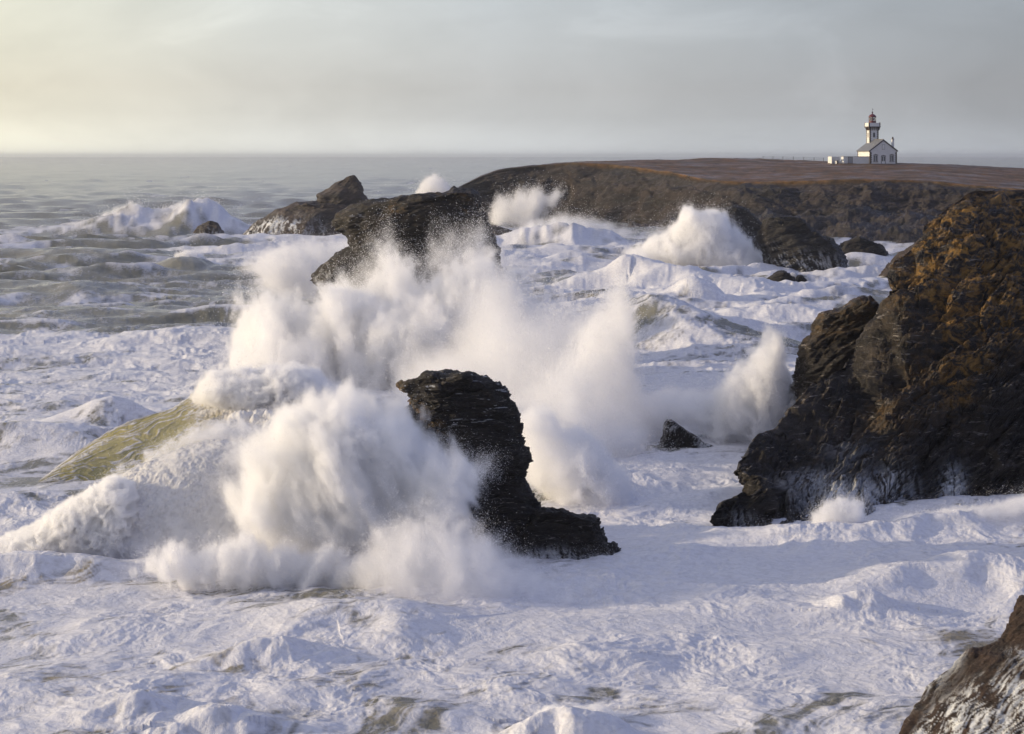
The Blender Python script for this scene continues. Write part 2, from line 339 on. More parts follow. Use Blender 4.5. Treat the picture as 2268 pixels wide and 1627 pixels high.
def sea_fields(X, Y):
    """height, foam, tint at world points (also used to seat things on the water)"""
    px = X / Y * FPX + CX; py = HY + FPX * CAM_H / Y
    dD = Y * Y / (FPX * CAM_H) * 1.35
    z = np.zeros_like(X); crest = np.zeros_like(X)
    r = np.random.default_rng(11)
    calm = 0.16 + 0.62 * sstep(150, 330, Y)                    # the cove is broken up, the open sea heaves
    for i in range(54):
        lam = 5.0 * (1.066 ** i) * r.uniform(.9, 1.1)
        th = radians(-75) + r.normal(0, .20 if lam > 20 else .42)
        a = 0.0135 * lam ** 0.93 * r.uniform(.6, 1.3) * (2.0 if lam < 14 else 1.3 if lam < 26 else .6 if lam < 50 else .32)
        k = 2 * pi / lam
        ph = k * (X * cos(th) + Y * sin(th)) + r.uniform(0, 2 * pi)
        w = sstep(1.0, 2.6, lam / dD)
        if lam > 11: w = np.maximum(w, .8 * sstep(.12, .5, lam / dD) * sstep(250, 500, Y))
        c = np.cos(ph); z += a * w * calm * (c + 0.22 * np.cos(2 * ph)); crest += a * k * w * c
    group = fbm2(X / 90, Y / 90, 3, .5, 3)
    z *= (1 + 0.5 * group)
    cov = np.zeros_like(X)
    for (x, y, a, b, m) in COVER:
        cov += m * np.exp(-((((px - x) / a) ** 2 + ((py - y) / b) ** 2) ** 1.5))
    cov = np.clip(cov, 0, 1)
    tint = np.zeros_like(X)
    for (x, y, a, b, m) in SAND: tint += m * np.exp(-((px - x) / a) ** 2 - ((py - y) / b) ** 2)
    for pts, wf, wb, fo, ti in RIDGES:
        lx, ly, lh = ridge_line(pts)
        mrg = 3 * max(wf, wb)
        k = np.where((X > lx.min() - mrg) & (X < lx.max() + mrg) & (Y > ly.min() - mrg) & (Y < ly.max() + mrg))[0]
        if not len(k): continue
        x = X[k] + 0.25 * wf * noise2(X[k] / (wf * 1.5), Y[k] / (wf * 1.5), 5); y = Y[k] + 0.3 * wf * noise2(X[k] / (wf * 1.2), Y[k] / (wf * 1.2), 6)
        best = np.full(len(k), 1e9); sgn = np.ones(len(k)); hh = np.zeros(len(k))
        for j in range(len(lx) - 1):
            dx, dy = lx[j+1] - lx[j], ly[j+1] - ly[j]; L2 = dx * dx + dy * dy
            t = np.clip(((x - lx[j]) * dx + (y - ly[j]) * dy) / max(L2, 1e-9), 0, 1)
            ex, ey = x - lx[j] - t * dx, y - ly[j] - t * dy; d = np.hypot(ex, ey)
            m = d < best; best = np.where(m, d, best); sgn = np.where(m, np.sign(ey), sgn); hh = np.where(m, lh[j] + t * (lh[j+1] - lh[j]), hh)
        jag = .9 if wf > 8.5 else .12
        hh = hh * (1 + jag * (.30 * noise2(x / (wf * .55), y / (wf * .5), 7) + .16 * noise2(x / (wf * .2), y / (wf * .2), 8)))
        q = best / np.where(sgn < 0, wf, wb)
        prof = np.where(sgn < 0, np.exp(-(q * 1.25) ** 1.6), np.exp(-(q * 1.1) ** 2))
        z[k] = z[k] * (1 - .7 * prof) + hh * prof
        cov[k] += fo * prof; tint[k] += ti * prof * (sgn < .5)
        crest[k] += .25 * prof * (fo > 0)
    # broken water: ridged lumps
    lump = np.zeros_like(X); near = Y < 700
    k = np.where(near)[0]; xk, yk, dk = X[k], Y[k], dD[k]
    wx = xk + 1.2 * noise2(xk / 4, yk / 4, 21); wy = yk + 1.2 * noise2(xk / 4, yk / 4, 22)
    s = np.zeros(len(k)); pat = np.zeros(len(k))
    for i, lam in enumerate((14, 7, 3.6, 1.8, .9, .45, .24)):
        w = sstep(.6, 1.5, lam / dk)
        n = noise2(wx / lam * .8, wy / lam, 40 + i)
        rd = 1 - 2 * np.sqrt(n * n + .004)
        s += w * rd * (.014, .026, .036, .050, .060, .062, .060)[i] * lam ** .9
        pat += w * rd * .5 ** (i * .45)
    amp = (.55 + .75 * np.clip(cov[k], 0, 1)) * (1 + .9 * sstep(130, 260, yk))
    smooth = .35 + .65 * sstep(-.35, .35, fbm2(xk / 9, yk / 9, 3, .5, 131))
    z[k] += s * amp * np.where(yk < 150, .78 * smooth, 1); lump[k] = pat
    # foam: cover against a stranded pattern, plus white horses on the steep crests
    web = np.zeros_like(X)
    wx = X + 5 * noise2(X / 16, Y / 16, 71); wy = Y + 5 * noise2(X / 16, Y / 16, 72)
    for i, lam in enumerate((26, 11, 5, 2.2, 1.0)):
        w = sstep(.4, 1.2, lam / dD)
        web += w * noise2(wx / lam * .75, wy / lam, 90 + i) * .62 ** i
    # marbling: strands drawn out along the drift, finer towards the shore
    sx_ = (X * .72 + Y * .69); sy_ = (-X * .69 + Y * .72)
    mx = sx_ + 1.6 * noise2(X / 5, Y / 5, 73) + .5 * noise2(X / 1.3, Y / 1.3, 75); my = sy_ + 1.6 * noise2(X / 5, Y / 5, 74) + .5 * noise2(X / 1.3, Y / 1.3, 76)
    marb = np.zeros_like(X)
    for i, lam in enumerate((15, 6.5, 3.0, 1.4, .65, .32)):
        w = sstep(.4, 1.1, lam / dD)
        n = noise2(mx / (lam * 2.2), my / lam, 120 + i); marb += w * (1 - 2.6 * np.sqrt(n * n + .002)) * (.8, .95, .85, .75, .65, .5)[i]
    foam = sstep(-.90, 1.05, (cov * 1.9 - 1.10) + .95 * web + .62 * marb + .08 * lump)
    hr = crest + .30 * web + .22 * group + .22 * marb
    foam = np.maximum(foam, .9 * sstep(.78, 1.2, hr + .12 * sstep(350, 900, Y)))
    foam = np.maximum(foam, .46 * sstep(.0, 1.25, .7 * marb + .5 * web + .3 * crest))      # wind streaks
    far = sstep(450, 900, Y); wob = noise2(X / 60, Y / 200, 141)
    cap = noise2(X / 16 + wob, Y / 75, 142) + .6 * noise2(X / 6, Y / 50, 143); cap2 = noise2(X / 40, Y / 420, 144) + .6 * noise2(X / 15, Y / 300, 145)
    foam = np.maximum(foam, far * np.maximum(.8 * sstep(.62, 1.0, cap) * sstep(2600, 1500, Y), .65 * sstep(.62, 1.0, cap2) * sstep(1200, 2500, Y)))
    foam = np.maximum(foam, far * .30 * sstep(-.2, .8, noise2(X / 50, Y / 160, 146) + .6 * cap))
    return z, foam, np.clip(tint, 0, 1)
rows = np.concatenate([np.geomspace(19800, 16000, 5)[:-1], sea_D(np.arange(353.2, 1672, 1.25)), sea_D(np.linspace(1673, 2300, 60))])
cols = np.concatenate([np.linspace(-.75, -.31, 60)[:-1], np.linspace(-.31, .31, 1720), np.linspace(.31, .75, 60)[1:]])
gY, gT = np.meshgrid(rows, cols, indexing='ij'); gX = gY * gT
gz, gf, gt = sea_fields(gX.ravel(), gY.ravel())
gz *= sstep(12000, 3500, gY.ravel()) * .9 + .1
gz += 18.5 * np.clip((gY.ravel() - 4000) / 15800, 0, 1)      # the far rim lifts a little so that the horizon stays at eye level
sea = mesh_np('sea', np.stack([gX.ravel(), gY.ravel(), gz], -1), [grid_faces(*gX.shape)[:, ::-1]], M_SEA, attrs={'foam': gf, 'tint': gt})
tag(sea, 'wind-torn olive grey sea covered with white foam towards the shore', 'sea', kind='structure')
del gX, gY, gT
print('sea', len(gz), time.time() - T0)
# ------------------------------------------------------------------ rocks
def bed(p, tilt, yaw=0.0):
    """coordinates along (u), across (v) and through (w) the bedding"""
    x, y, z = p[:, 0], p[:, 1], p[:, 2]
    return np.stack([x * cos(tilt) + z * sin(tilt), y * cos(yaw) + x * sin(yaw) * .3, -x * sin(tilt) + z * cos(tilt) + .25 * y], -1)
def slaty(p, tilt, s, seed=0, ledge=1.0, bulge=1.0):
    """jagged slate relief in metres for features of size s"""
    b = bed(p, tilt)
    wob = fbm3(p / (s * 2.5), 3, .5, seed + 3)
    big = fbm3(b / np.array([s * 2.2, s * 2.2, s * 1.2]), 4, .5, seed)
    sm = fbm3(b / np.array([s * .8, s * .8, s * .22]), 5, .6, seed + 60)
    d = .55 * s * big * bulge + .16 * s * sm
    for hgt, amp in ((s * .62, .20), (s * .23, .095), (s * .085, .04)):
        q = b[:, 2] / hgt + 1.1 * wob + .5 * noise3(p / (hgt * 2.5), seed + 9)
        cell = np.floor(q); fr = q - cell
        # every bed sticks out by its own amount, its lower edge sharp
        out = noise3(np.stack([b[:, 0] / (hgt * 2.2), b[:, 1] / (hgt * 2.2), cell * 7.31], -1), seed + 12)
        d += ledge * amp * s * (1.3 * out + .9 * (np.clip(fr * 1.15, 0, 1) ** .7 - .5))
    return d
def px_of(p): return p[:, 0] / p[:, 1] * FPX + CX, HY + (CAM_H - p[:, 2]) / p[:, 1] * FPX
def wash_streaks(p, ang, wid, ln, seed, thr=(.35, .75)):
    """white water running down the rock along direction ang (from vertical)"""
    a = p[:, 0] * cos(ang) + p[:, 2] * sin(ang); l = -p[:, 0] * sin(ang) + p[:, 2] * cos(ang)
    a = a + wid * 1.5 * noise3(p / (wid * 5), seed + 5)
    n = noise3(np.stack([a / wid, p[:, 1] / (wid * 3), l / ln], -1), seed)
    m = noise3(np.stack([a / wid * 2.1, p[:, 1] / wid, l / ln * 2.2], -1), seed + 1)
    q = noise3(np.stack([a / wid * 4.3, p[:, 1] / wid * 2, l / ln * 5], -1), seed + 2)
    r = 1 - 2.4 * np.abs(n) + .55 * (1 - 2.4 * np.abs(m)) + .45 * (1 - 2.4 * np.abs(q))
    brk = noise3(p / (wid * 9), seed + 3) + .6 * noise3(p / (wid * 3), seed + 4)
    return sstep(thr[0], thr[1] + .45, r - .75 + .75 * brk) * .85
def area(px, py, blobs):
    a = np.zeros(px.shape)
    for (x, y, w, h, m) in blobs: a = a + m * np.exp(-((((px - x) / w) ** 2 + ((py - y) / h) ** 2) ** 1.3))
    return np.clip(a, 0, 1)
BOXY = [(-1, .15), (-.82, -.72), (-.1, -1), (.8, -.85), (1, -.25), (.85, .8), (-.2, 1), (-.8, .75)]
def lathe_grid(rws, D, n=360, m=300, depth=.6, section=BOXY, top_slope=0.0, dmin=.5, dshift=None):
    r = np.array(rws, float)
    # resample along the row axis by length of outline
    L = np.concatenate([[0], np.cumsum(np.hypot(np.diff(r[:, 0]), .6 * np.maximum(np.abs(np.diff(r[:, 1])), np.abs(np.diff(r[:, 2])))))])
    t = np.linspace(0, L[-1], m)
    y = np.interp(t, L, r[:, 0]); xl = np.interp(t, L, r[:, 1]); xr = np.interp(t, L, r[:, 2])
    sc = np.array(section + section[:1], float)
    ls = np.concatenate([[0], np.cumsum(np.hypot(*np.diff(sc, axis=0).T))]); ts = np.linspace(0, ls[-1], n, endpoint=False)
    u = np.interp(ts, ls, sc[:, 0]); v = np.interp(ts, ls, sc[:, 1])
    for _ in range(3): u = .25 * np.roll(u, 1) + .5 * u + .25 * np.roll(u, -1); v = .25 * np.roll(v, 1) + .5 * v + .25 * np.roll(v, -1)
    u /= np.abs(u).max(); v /= np.abs(v).max()
    k = D / FPX
    a = (xr - xl) / 2 * k; cx = ((xr + xl) / 2 - CX) * k
    b = np.maximum(depth * a, dmin); 
    for _ in range(12): b[1:-1] = .25 * b[:-2] + .5 * b[1:-1] + .25 * b[2:]
    z = CAM_H - (y - HY) * k
    ds = np.zeros(m) if dshift is None else np.interp(y, [q[0] for q in dshift], [q[1] for q in dshift])
    g = np.stack([cx[:, None] + a[:, None] * u[None], D + ds[:, None] + b[:, None] * v[None], np.repeat(z[:, None], n, 1)], -1)
    cap = np.linspace(0.02, 1, 14)[:, None, None]
    c0 = g[0].mean(0)
    top = c0 + (g[0][None] - c0) * cap
    top[:, :, 2] += top_slope * (top[:, :, 1] - D) * 1.0
    g[:3, :, 2] += top_slope * (g[:3, :, 1] - D)
    return np.concatenate([top[:-1], g], 0)
def rock_mesh(name, grids, mat, tilt, s, seed, parent=None, amp=1.0, lich_or_sun=None, wash=None, ledge=1.0):
    V, F, N = [], [], 0
    for i, g in enumerate(grids):
        nrm = grid_normals(g, True); p = g.reshape(-1, 3)
        d = slaty(p, tilt, s, seed, ledge) * amp
        q = p + nrm.reshape(-1, 3) * d[:, None] * (-1 if np.sum(nrm[g.shape[0] // 2] * (g[g.shape[0] // 2] - g[g.shape[0] // 2].mean(0))) < 0 else 1)
        V.append(q); F.append(grid_faces(g.shape[0], g.shape[1], True) + N); N += len(q)
    p = np.concatenate(V); px, py = px_of(p)
    at = {'lichen': np.clip(lich_or_sun(p, px, py), 0, 1) if lich_or_sun else np.zeros(len(p)), 'wash': np.clip(wash(p, px, py), 0, 1) if wash else np.zeros(len(p))}
    o = mesh_np(name, p, [np.concatenate(F)], mat, parent, True, at)
    return o

# the near stack: leaning slab with a foot running out to the right
front_rows = [(838,936,1036),(843,924,1046),(850,906,1066),(852,892,1096),(861,879,1115),(872,884,1122),(888,894,1129),(907,906,1136),(938,942,1148),(961,970,1157),(990,994,1156),(1016,1006,1172),
              (1050,1010,1166),(1074,1012,1160),(1111,1016,1186),(1135,1020,1194),(1180,1044,1230),(1240,1080,1268),(1290,1090,1290)]
foot_rows = [(1128,1208,1245),(1136,1190,1270),(1149,1176,1326),(1176,1150,1332),(1196,1140,1350),(1211,1130,1374),(1240,1130,1392),(1290,1120,1400)]
slab = [(-1, -.15), (-.86, -.75), (-.2, -1), (.7, -.72), (1, -.2), (.9, .75), (.1, 1), (-.75, .6)]
g1 = lathe_grid(front_rows, 92.0, 420, 380, .5, slab, top_slope=.03, dmin=1.2, dshift=[(820, 1.5), (1240, 0)])
g2 = lathe_grid(foot_rows, 91.5, 300, 160, .5, BOXY, dmin=.8)
g3 = lathe_grid([(830,1016,1046),(834,1004,1048),(840,990,1044),(850,980,1040),(870,980,1036)], 92.3, 120, 60, .5, BOXY, dmin=.4)
o = rock_mesh('rock', [g1, g2, g3], M_ROCK_DARK, .05, 1.0, 5, amp=.55, ledge=1.4,
    lich_or_sun=lambda p, x, y: .85 * sstep(60, 5, (x - 880) - (y - 861) * .95 + 14) * sstep(1000, 900, y) + .02,  # diagonal band: sunlight on the lower-left face, painted as warm colour
    wash=lambda p, x, y: wash_streaks(p, .1, .16, 1.2, 3, (-.1, .4)) * area(x, y, [(1225, 1245, 75, 26, 1.2)]) + .55 * sstep(.35, .5, fbm3(bed(p, .1) / np.array([.9, .9, .10]), 3, .6, 77) + .35 * noise3(p / 1.2, 8) - .22) * sstep(1010, 900, y))
tag(o, 'black slab-like sea stack leaning over the spray, nearest of the rocks in open water', 'rock')

# half-veiled shoulder rock behind its left side
sh_rows = [(905,896,908),(912,880,925),(922,862,950),(935,846,975),(960,828,1000),(1000,815,1020),(1100,800,1040),(1200,790,1060)]
o = rock_mesh('rock', [lathe_grid(sh_rows, 99.0, 200, 120, .5, dmin=.6)], M_ROCK_DARK, .3, .9, 23, amp=.35)
tag(o, 'low dark rock half hidden in spray behind the leaning black stack', 'rock')

# the larger stack, top heavy with a foot to the left
back_rows = [(425,1004,1030),(430,975,1058),(436,915,1063),(446,828,1068),(460,792,1072),(478,748,1082),(492,741,1081),(510,745,1084),(530,760,1091),(545,772,1095),(556,764,1100),(572,738,1104),(590,714,1108),
             (612,686,1112),(622,684,1114),(636,704,1116),(660,716,1122),(720,722,1132),(800,724,1150),(840,724,1156)]
top_sec = [(-1, -.1), (-.8, -.7), (-.25, -1), (.75, -.9), (1, -.3), (.9, .8), (0, 1), (-.8, .7)]
g1 = lathe_grid(back_rows, 181.0, 420, 400, .55, top_sec, top_slope=.06, dmin=3)
o = rock_mesh('rock', [g1], M_ROCK_BACK, .25, 2.2, 41, amp=.42,
    lich_or_sun=lambda p, x, y: .35 * sstep(540, 440, y) * sstep(.0, .6, fbm3(p / 2.5, 3, .5, 3)) + .04,
    wash=lambda p, x, y: .5 * sstep(.45, .6, fbm3(bed(p, -.3) / np.array([1.2, 1.2, .3]), 3, .6, 78) + .3 * noise3(p / 3, 8) - .2) * area(x, y, [(900, 500, 160, 60, .8)]) + .35 * wash_streaks(p, .35, .35, 2.5, 9) * area(x, y, [(715, 610, 45, 35, 1)]))
tag(o, 'largest sea stack, dark top-heavy brown rock struck by the tall wall of spray', 'rock')

# far islet: long low body with a knob on it
lowb = [(451,655,720),(458,628,790),(466,606,812),(480,584,826),(495,562,840),(510,545,850),(522,530,858),(534,522,866),(550,515,872)]
knob = [(392.5,768,786),(398,757,793),(408,742,799),(420,726,804),(434,703,808),(441,706,816),(452,700,817),(470,690,824)]
low_sec = [(-1, .3), (-.7, -.5), (-.1, -1), (.8, -.8), (1, 0), (.6, .9), (-.4, .9)]
islet_wash = lambda p, x, y: np.clip(1.15 * wash_streaks(p, .08, .85, 7, 31, (.15, .6)) * area(x, y, [(618, 508, 62, 26, 1.3), (566, 522, 30, 14, 1)]) + .8 * wash_streaks(p, .03, .7, 9, 33) * area(x, y, [(705, 512, 16, 25, 1)]), 0, 1)
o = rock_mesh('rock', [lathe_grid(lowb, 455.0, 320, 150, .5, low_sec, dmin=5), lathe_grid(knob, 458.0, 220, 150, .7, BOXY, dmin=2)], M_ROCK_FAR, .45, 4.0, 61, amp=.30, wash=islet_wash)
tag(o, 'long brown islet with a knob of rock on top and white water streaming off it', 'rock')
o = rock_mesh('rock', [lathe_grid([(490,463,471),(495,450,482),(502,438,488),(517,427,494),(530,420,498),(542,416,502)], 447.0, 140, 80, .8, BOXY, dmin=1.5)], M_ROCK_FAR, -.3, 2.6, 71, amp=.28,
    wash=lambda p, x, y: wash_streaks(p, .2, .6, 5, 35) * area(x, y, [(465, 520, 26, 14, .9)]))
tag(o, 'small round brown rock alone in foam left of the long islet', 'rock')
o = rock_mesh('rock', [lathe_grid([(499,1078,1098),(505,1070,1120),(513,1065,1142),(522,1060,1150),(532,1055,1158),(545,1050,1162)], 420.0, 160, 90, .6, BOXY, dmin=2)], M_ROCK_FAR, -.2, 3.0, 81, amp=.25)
tag(o, 'low grey rock showing just right of the largest stack', 'rock')

# dark rocks at the foot of the headland, in the bay
def bay_rock(rws, D, label, s, seed, wash=None, depth=.6, mat=None):
    o = rock_mesh('rock', [lathe_grid(r_, D + dd, 220, 150, depth, BOXY, dmin=2) for r_, dd in rws], mat or M_ROCK_BACK, .3, s, seed, amp=.34, wash=wash)
    tag(o, label, 'rock', 'dark rocks in the bay below the headland'); return o
bay_rock([([(461,1622,1638),(466,1604,1655),(474,1588,1668),(490,1580,1686),(520,1570,1700),(560,1565,1712),(610,1560,1720)], 0)], 352.0, 'dark jagged rock rising behind the white breaker in the bay', 4.0, 91)
bay_rock([([(481,1700,1745),(487,1690,1778),(500,1686,1790),(516,1682,1812),(532,1680,1842),(552,1684,1862),(570,1688,1870),(592,1692,1876),(606,1694,1880),(622,1690,1884)], 0)], 318.0,
    'broad black rock right of the bay breaker with water draining down its foot', 3.6, 93, wash=lambda p, x, y: .8 * wash_streaks(p, .35, .5, 4, 37) * area(x, y, [(1790, 585, 70, 25, .9), (1730, 570, 30, 30, .6)]))
bay_rock([([(528,1892,1912),(533,1876,1928),(541,1862,1948),(555,1856,1962),(568,1852,1970),(584,1850,1976),(600,1846,1980)], 0)], 350.0, 'rounded dark rock between the broad black rock and the right cliff', 3.0, 95)
bay_rock([([(602,1726,1738),(607,1714,1750),(615,1702,1758),(622,1694,1764),(634,1688,1768),(645,1684,1772)], 0), ([(611,1768,1776),(617,1762,1782),(626,1756,1788),(634,1752,1792),(645,1748,1796)], 1.5)], 288.0,
    'pair of small wet boulders awash in front of the broad black rock', 1.8, 97)
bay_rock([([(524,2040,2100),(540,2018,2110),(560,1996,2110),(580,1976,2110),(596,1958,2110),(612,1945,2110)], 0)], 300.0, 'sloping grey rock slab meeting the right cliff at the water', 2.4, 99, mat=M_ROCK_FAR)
# half-drowned rock in the channel
o = rock_mesh('rock', [lathe_grid([(933,1478,1490),(944,1473,1508),(960,1468,1530),(978,1462,1556),(992,1456,1584),(1006,1452,1596),(1020,1450,1600)], 127.0, 180, 110, .5, BOXY, dmin=.8)], M_ROCK_DARK, -.5, 1.0, 101, amp=.3,
    wash=lambda p, x, y: wash_streaks(p, -.5, .22, 1.4, 39, (.2, .7)) * .9)
tag(o, 'small dark rock draped in foam, half sunk in the channel beside the cliff', 'rock')
# bottom corner rock
corner = [(1325,2262,2600),(1350,2250,2610),(1376,2241,2610),(1402,2231,2620),(1422,2222,2620),(1434,2186,2620),(1449,2146,2630),(1481,2112,2630),(1520,2066,2640),(1580,2026,2640),(1630,2000,2650),(1700,1985,2660)]
cor_sec = [(-1, .2), (-.7, -.35), (-.1, -1), (.8, -1), (1, 0), (.8, .9), (-.3, .9)]
o = rock_mesh('rock', [lathe_grid(corner, 62.0, 420, 300, .42, cor_sec, dmin=1.2)], M_WET, .8, .8, 111, amp=.34,
    wash=lambda p, x, y: np.clip(1.2 * wash_streaks(p, -.75, .13, 1.6, 41, (-.05, .4)) * sstep(.0, .45, noise3(np.stack([(p[:, 0] * .75 - p[:, 2] * .68) / .75, p[:, 1] / 2, (p[:, 0] * .68 + p[:, 2] * .75) / 3], -1), 4) + .25) * sstep(1425, 1450, y + .0 * x), 0, 1))
tag(o, 'wet reddish brown rock with white rivulets in the bottom right corner', 'rock')
print('rocks', time.time() - T0)

# ------------------------------------------------------------------ right cliff: from the waterline up to the skyline and back over the turf
# (foot column, row, distance) -> (edge column, row, distance, drop behind 0 turf .. 1 sheer)
CL = [((1578,1172,99.0),(1582,1160,99.6,1)), ((1588,1178,98.8),(1584,1134,100,1)), ((1605,1176,99),(1598,1108,100.6,1)), ((1625,1178,99),(1640,1092,101.5,1)), ((1660,1178,99),(1672,1084,102,1)),
      ((1690,1178,99),(1690,1062,103,1)), ((1720,1176,99),(1660,1052,104,1)), ((1750,1176,99),(1632,1040,105.5,1)), ((1775,1174,99.2),(1640,1015,107,1)), ((1800,1174,99.4),(1662,985,109,1)), ((1822,1172,99.6),(1690,960,110.5,1)), ((1845,1172,99.8),(1715,948,112,1)),
      ((1868,1170,100),(1744,918,114,1)), ((1890,1168,100.3),(1764,880,116,1)), ((1915,1164,101),(1806,846,118,1)), ((1940,1160,101.6),(1845,822,119.5,1)), ((1962,1156,102.4),(1880,790,121,1)), ((1985,1150,103),(1912,742,122,1)),
      ((2005,1144,103.6),(1936,706,123,1)), ((2022,1138,104.3),(1950,678,124,1)), ((2040,1134,105),(1957,640,125,1)), ((2058,1130,105.6),(1965,608,126,1)), ((2076,1126,106),(1984,580,127,1)), ((2094,1122,106.4),(2008,555,128,1)),
      ((2112,1118,106.8),(2040,526,129,1)), ((2130,1118,107),(2042,506,130,.9)), ((2150,1120,107.2),(2066,482,131,.7)), ((2172,1121,107.4),(2104,457,132,.5)), ((2195,1121,107.6),(2144,428,133,.25)), ((2220,1116,108),(2168,421.5,134,.08)),
      ((2250,1108,108.6),(2215,422,135,.03)), ((2290,1098,109.4),(2270,421,136,.0)), ((2360,1086,110.5),(2350,420,137,0)), ((2480,1076,111.5),(2480,418,138,0)), ((2640,1070,112),(2640,416,139,0))]
nC = 620
A = catmull([c[0] for c in CL], nC); B = catmull([c[1] for c in CL], nC)
Aw = P(A[:, 0], A[:, 1], A[:, 2]); Bw = P(B[:, 0], B[:, 1], B[:, 2]); drop = np.clip(B[:, 3], 0, 1)[:, None]
Aw[:, 2] = -1.2
def rowmix(s):
    h = s + .0 * s
    p = Aw * (1 - h) + Bw * h
    # the face is a little hollow below, steep at the top edge
    span = (Bw[:, 1] - Aw[:, 1])[:, None]
    p[:, 1:2] -= span * .55 * (s * (1 - s)) * 1.0
    return p
R_ = [rowmix(s) for s in np.linspace(0, 1, 430)]
for f in np.linspace(.03, 1, 60):
    q = Bw.copy(); q[:, 1:2] += (9 + 75 * (1 - drop)) * f ** 1.3 ; q[:, 0:1] = Bw[:, 0:1] * q[:, 1:2] / Bw[:, 1:2] + 3 * f
    los = CAM_H - (CAM_H - Bw[:, 2:3]) * q[:, 1:2] / Bw[:, 1:2]
    q[:, 2:3] = (Bw[:, 2:3] * (1 - f ** 1.1) - 2 * f) * drop + (1 - drop) * (los - .25 * min(f * 12, 1) - 13 * f); R_.append(q)
g = np.stack(R_); nr = grid_normals(g)
if nr[200, 300, 1] > 0: nr = -nr
p = g.reshape(-1, 3); px, py = px_of(p)
edge = np.repeat(np.clip(1 - np.abs(np.concatenate([np.linspace(0, 1, 430), np.linspace(1, 0, 60)]) - 1) * 6, 0, 1)[:, None], nC, 1).ravel()
taper = np.clip(np.linspace(0, 1, 430) * 8, .2, 1); taper = np.repeat(np.concatenate([taper, np.ones(60)])[:, None], nC, 1).ravel()
turf = (np.repeat(np.concatenate([np.zeros(426), np.linspace(0, 1, 4), np.ones(60)])[:, None], nC, 1) * (1 - drop[None, :, 0])).ravel()
d = .55 * slaty(p, .62, 2.6, 131, 2.0, .40) + .5 * slaty(p, .55, 1.0, 139, 2.2, .4)
# ribs and gullies climbing to the right
rb = bed(p, .62); rib = fbm3(np.stack([rb[:, 0] / 14, rb[:, 1] / 9, rb[:, 2] / 3.0], -1), 3, .5, 140, True)
d += .85 * rib
d = d - d[turf < .1].mean() - .25
d *= (1 - .85 * turf) * (1 - .5 * edge)
q = p + nr.reshape(-1, 3) * (d * taper)[:, None]
px, py = px_of(q)
lich_or_sun = area(px, py, [(2160, 560, 150, 170, 1.3), (2220, 480, 90, 70, .9), (2050, 600, 70, 90, .5), (2150, 740, 60, 90, .9), (2120, 850, 40, 70, .8), (2050, 850, 60, 60, .3), (1960, 930, 90, 60, .25), (2240, 640, 60, 120, .8), (1850, 1030, 80, 60, .15)])
washc = np.clip(wash_streaks(q, .12, .22, 3, 51, (-.35, .15)) * area(px, py, [(1890, 1110, 60, 45, 1), (1980, 1085, 50, 50, 1), (2110, 1080, 30, 45, 1), (1820, 1110, 70, 40, .6), (1640, 1150, 30, 20, .5)])
    + .7 * wash_streaks(q, -.95, .25, 3, 53, (-.25, .3)) * area(px, py, [(1830, 1070, 90, 30, 1), (1880, 1000, 60, 30, .4)]), 0, 1)
cliff = mesh_np('cliff', q, [grid_faces(g.shape[0], nC)], M_CLIFF, attrs={'lichen': lich_or_sun, 'wash': washc, 'turf': turf})
tag(cliff, 'steep dark slate cliff with golden lichen filling the right side', 'cliff', kind='structure')
# buttress in front of its left edge
but = [(667,1896,1910),(674,1882,1932),(684,1868,1940),(698,1816,1945),(712,1806,1950),(740,1796,1955),(764,1772,1960),(790,1770,1965),(830,1762,1970),(870,1755,1975),(920,1748,1980),(1000,1740,1990)]
o = rock_mesh('rock', [lathe_grid(but, 128.0, 260, 260, .55, BOXY, dmin=1.5)], M_CLIFF, .55, 1.5, 151, amp=.5, lich_or_sun=lambda p, x, y: .25 * sstep(800, 690, y))
tag(o, 'dark rock buttress standing against the left edge of the lichen cliff', 'rock')

# ------------------------------------------------------------------ headland: turf plateau, dark cliffs, low shelf on its right
HX = np.array([985, 1000, 1020, 1045, 1080, 1110, 1150, 1185, 1215, 1245, 1300, 1350, 1420, 1500, 1560, 1620, 1700, 1780, 1850, 1950, 2050, 2150, 2268, 2400, 2700], float)
def hcol(*v): return np.array(v, float)
sky_y = hcol(432,424,412,398,382,373,368.5,366,363,359.5,357.5,357,356,353.5,350.5,352,353,356,358.5,362,363,367,373,380,392)
sky_D = hcol(556,556,557,558,560,563,570,576,580,585,592,596,600,606,612,614,615,612,608,600,600,605,610,620,640)
edg_y = hcol(434,426,414,400,384,375,370.5,368.5,366,362,362.5,365,372,385,397,402,403,402.5,399,398,399,409,420,432,450)
edg_D = hcol(553,553,553,553,553,553,553,553,553,552,548,545,535,512,495,485,478,472,468,465,462,455,445,430,410)
foot_y = hcol(470,470,475,480,485,490,490,492,492,495,500,500,498,495,492,478,474,472,471,470,470,472,480,490,500)
foot_D = hcol(550,550,549,548,547,546,544,542,540,538,530,522,505,485,470,462,455,450,447,445,442,436,425,412,395)
wat_y = hcol(500,500,500,500,500,502,505,508,510,514,520,525,532,540,545,552,558,562,565,568,570,572,580,590,600)
nH = 900; hx = np.linspace(985, 2700, nH)
I = lambda a: np.interp(hx, HX, a)
sm = lambda a: np.convolve(np.pad(a, 12, 'edge'), np.ones(25) / 25, 'valid')
s_y, s_D, e_y, e_D, f_y, f_D, w_y = [sm(I(a)) for a in (sky_y, sky_D, edg_y, edg_D, foot_y, foot_D, wat_y)]
w_D = sea_D(w_y)
Bk = P(hx, s_y, s_D); Ed = P(hx, e_y, e_D); Ft = P(hx, f_y, f_D); Wt = P(hx, w_y, w_D); Wt[:, 2] = -2
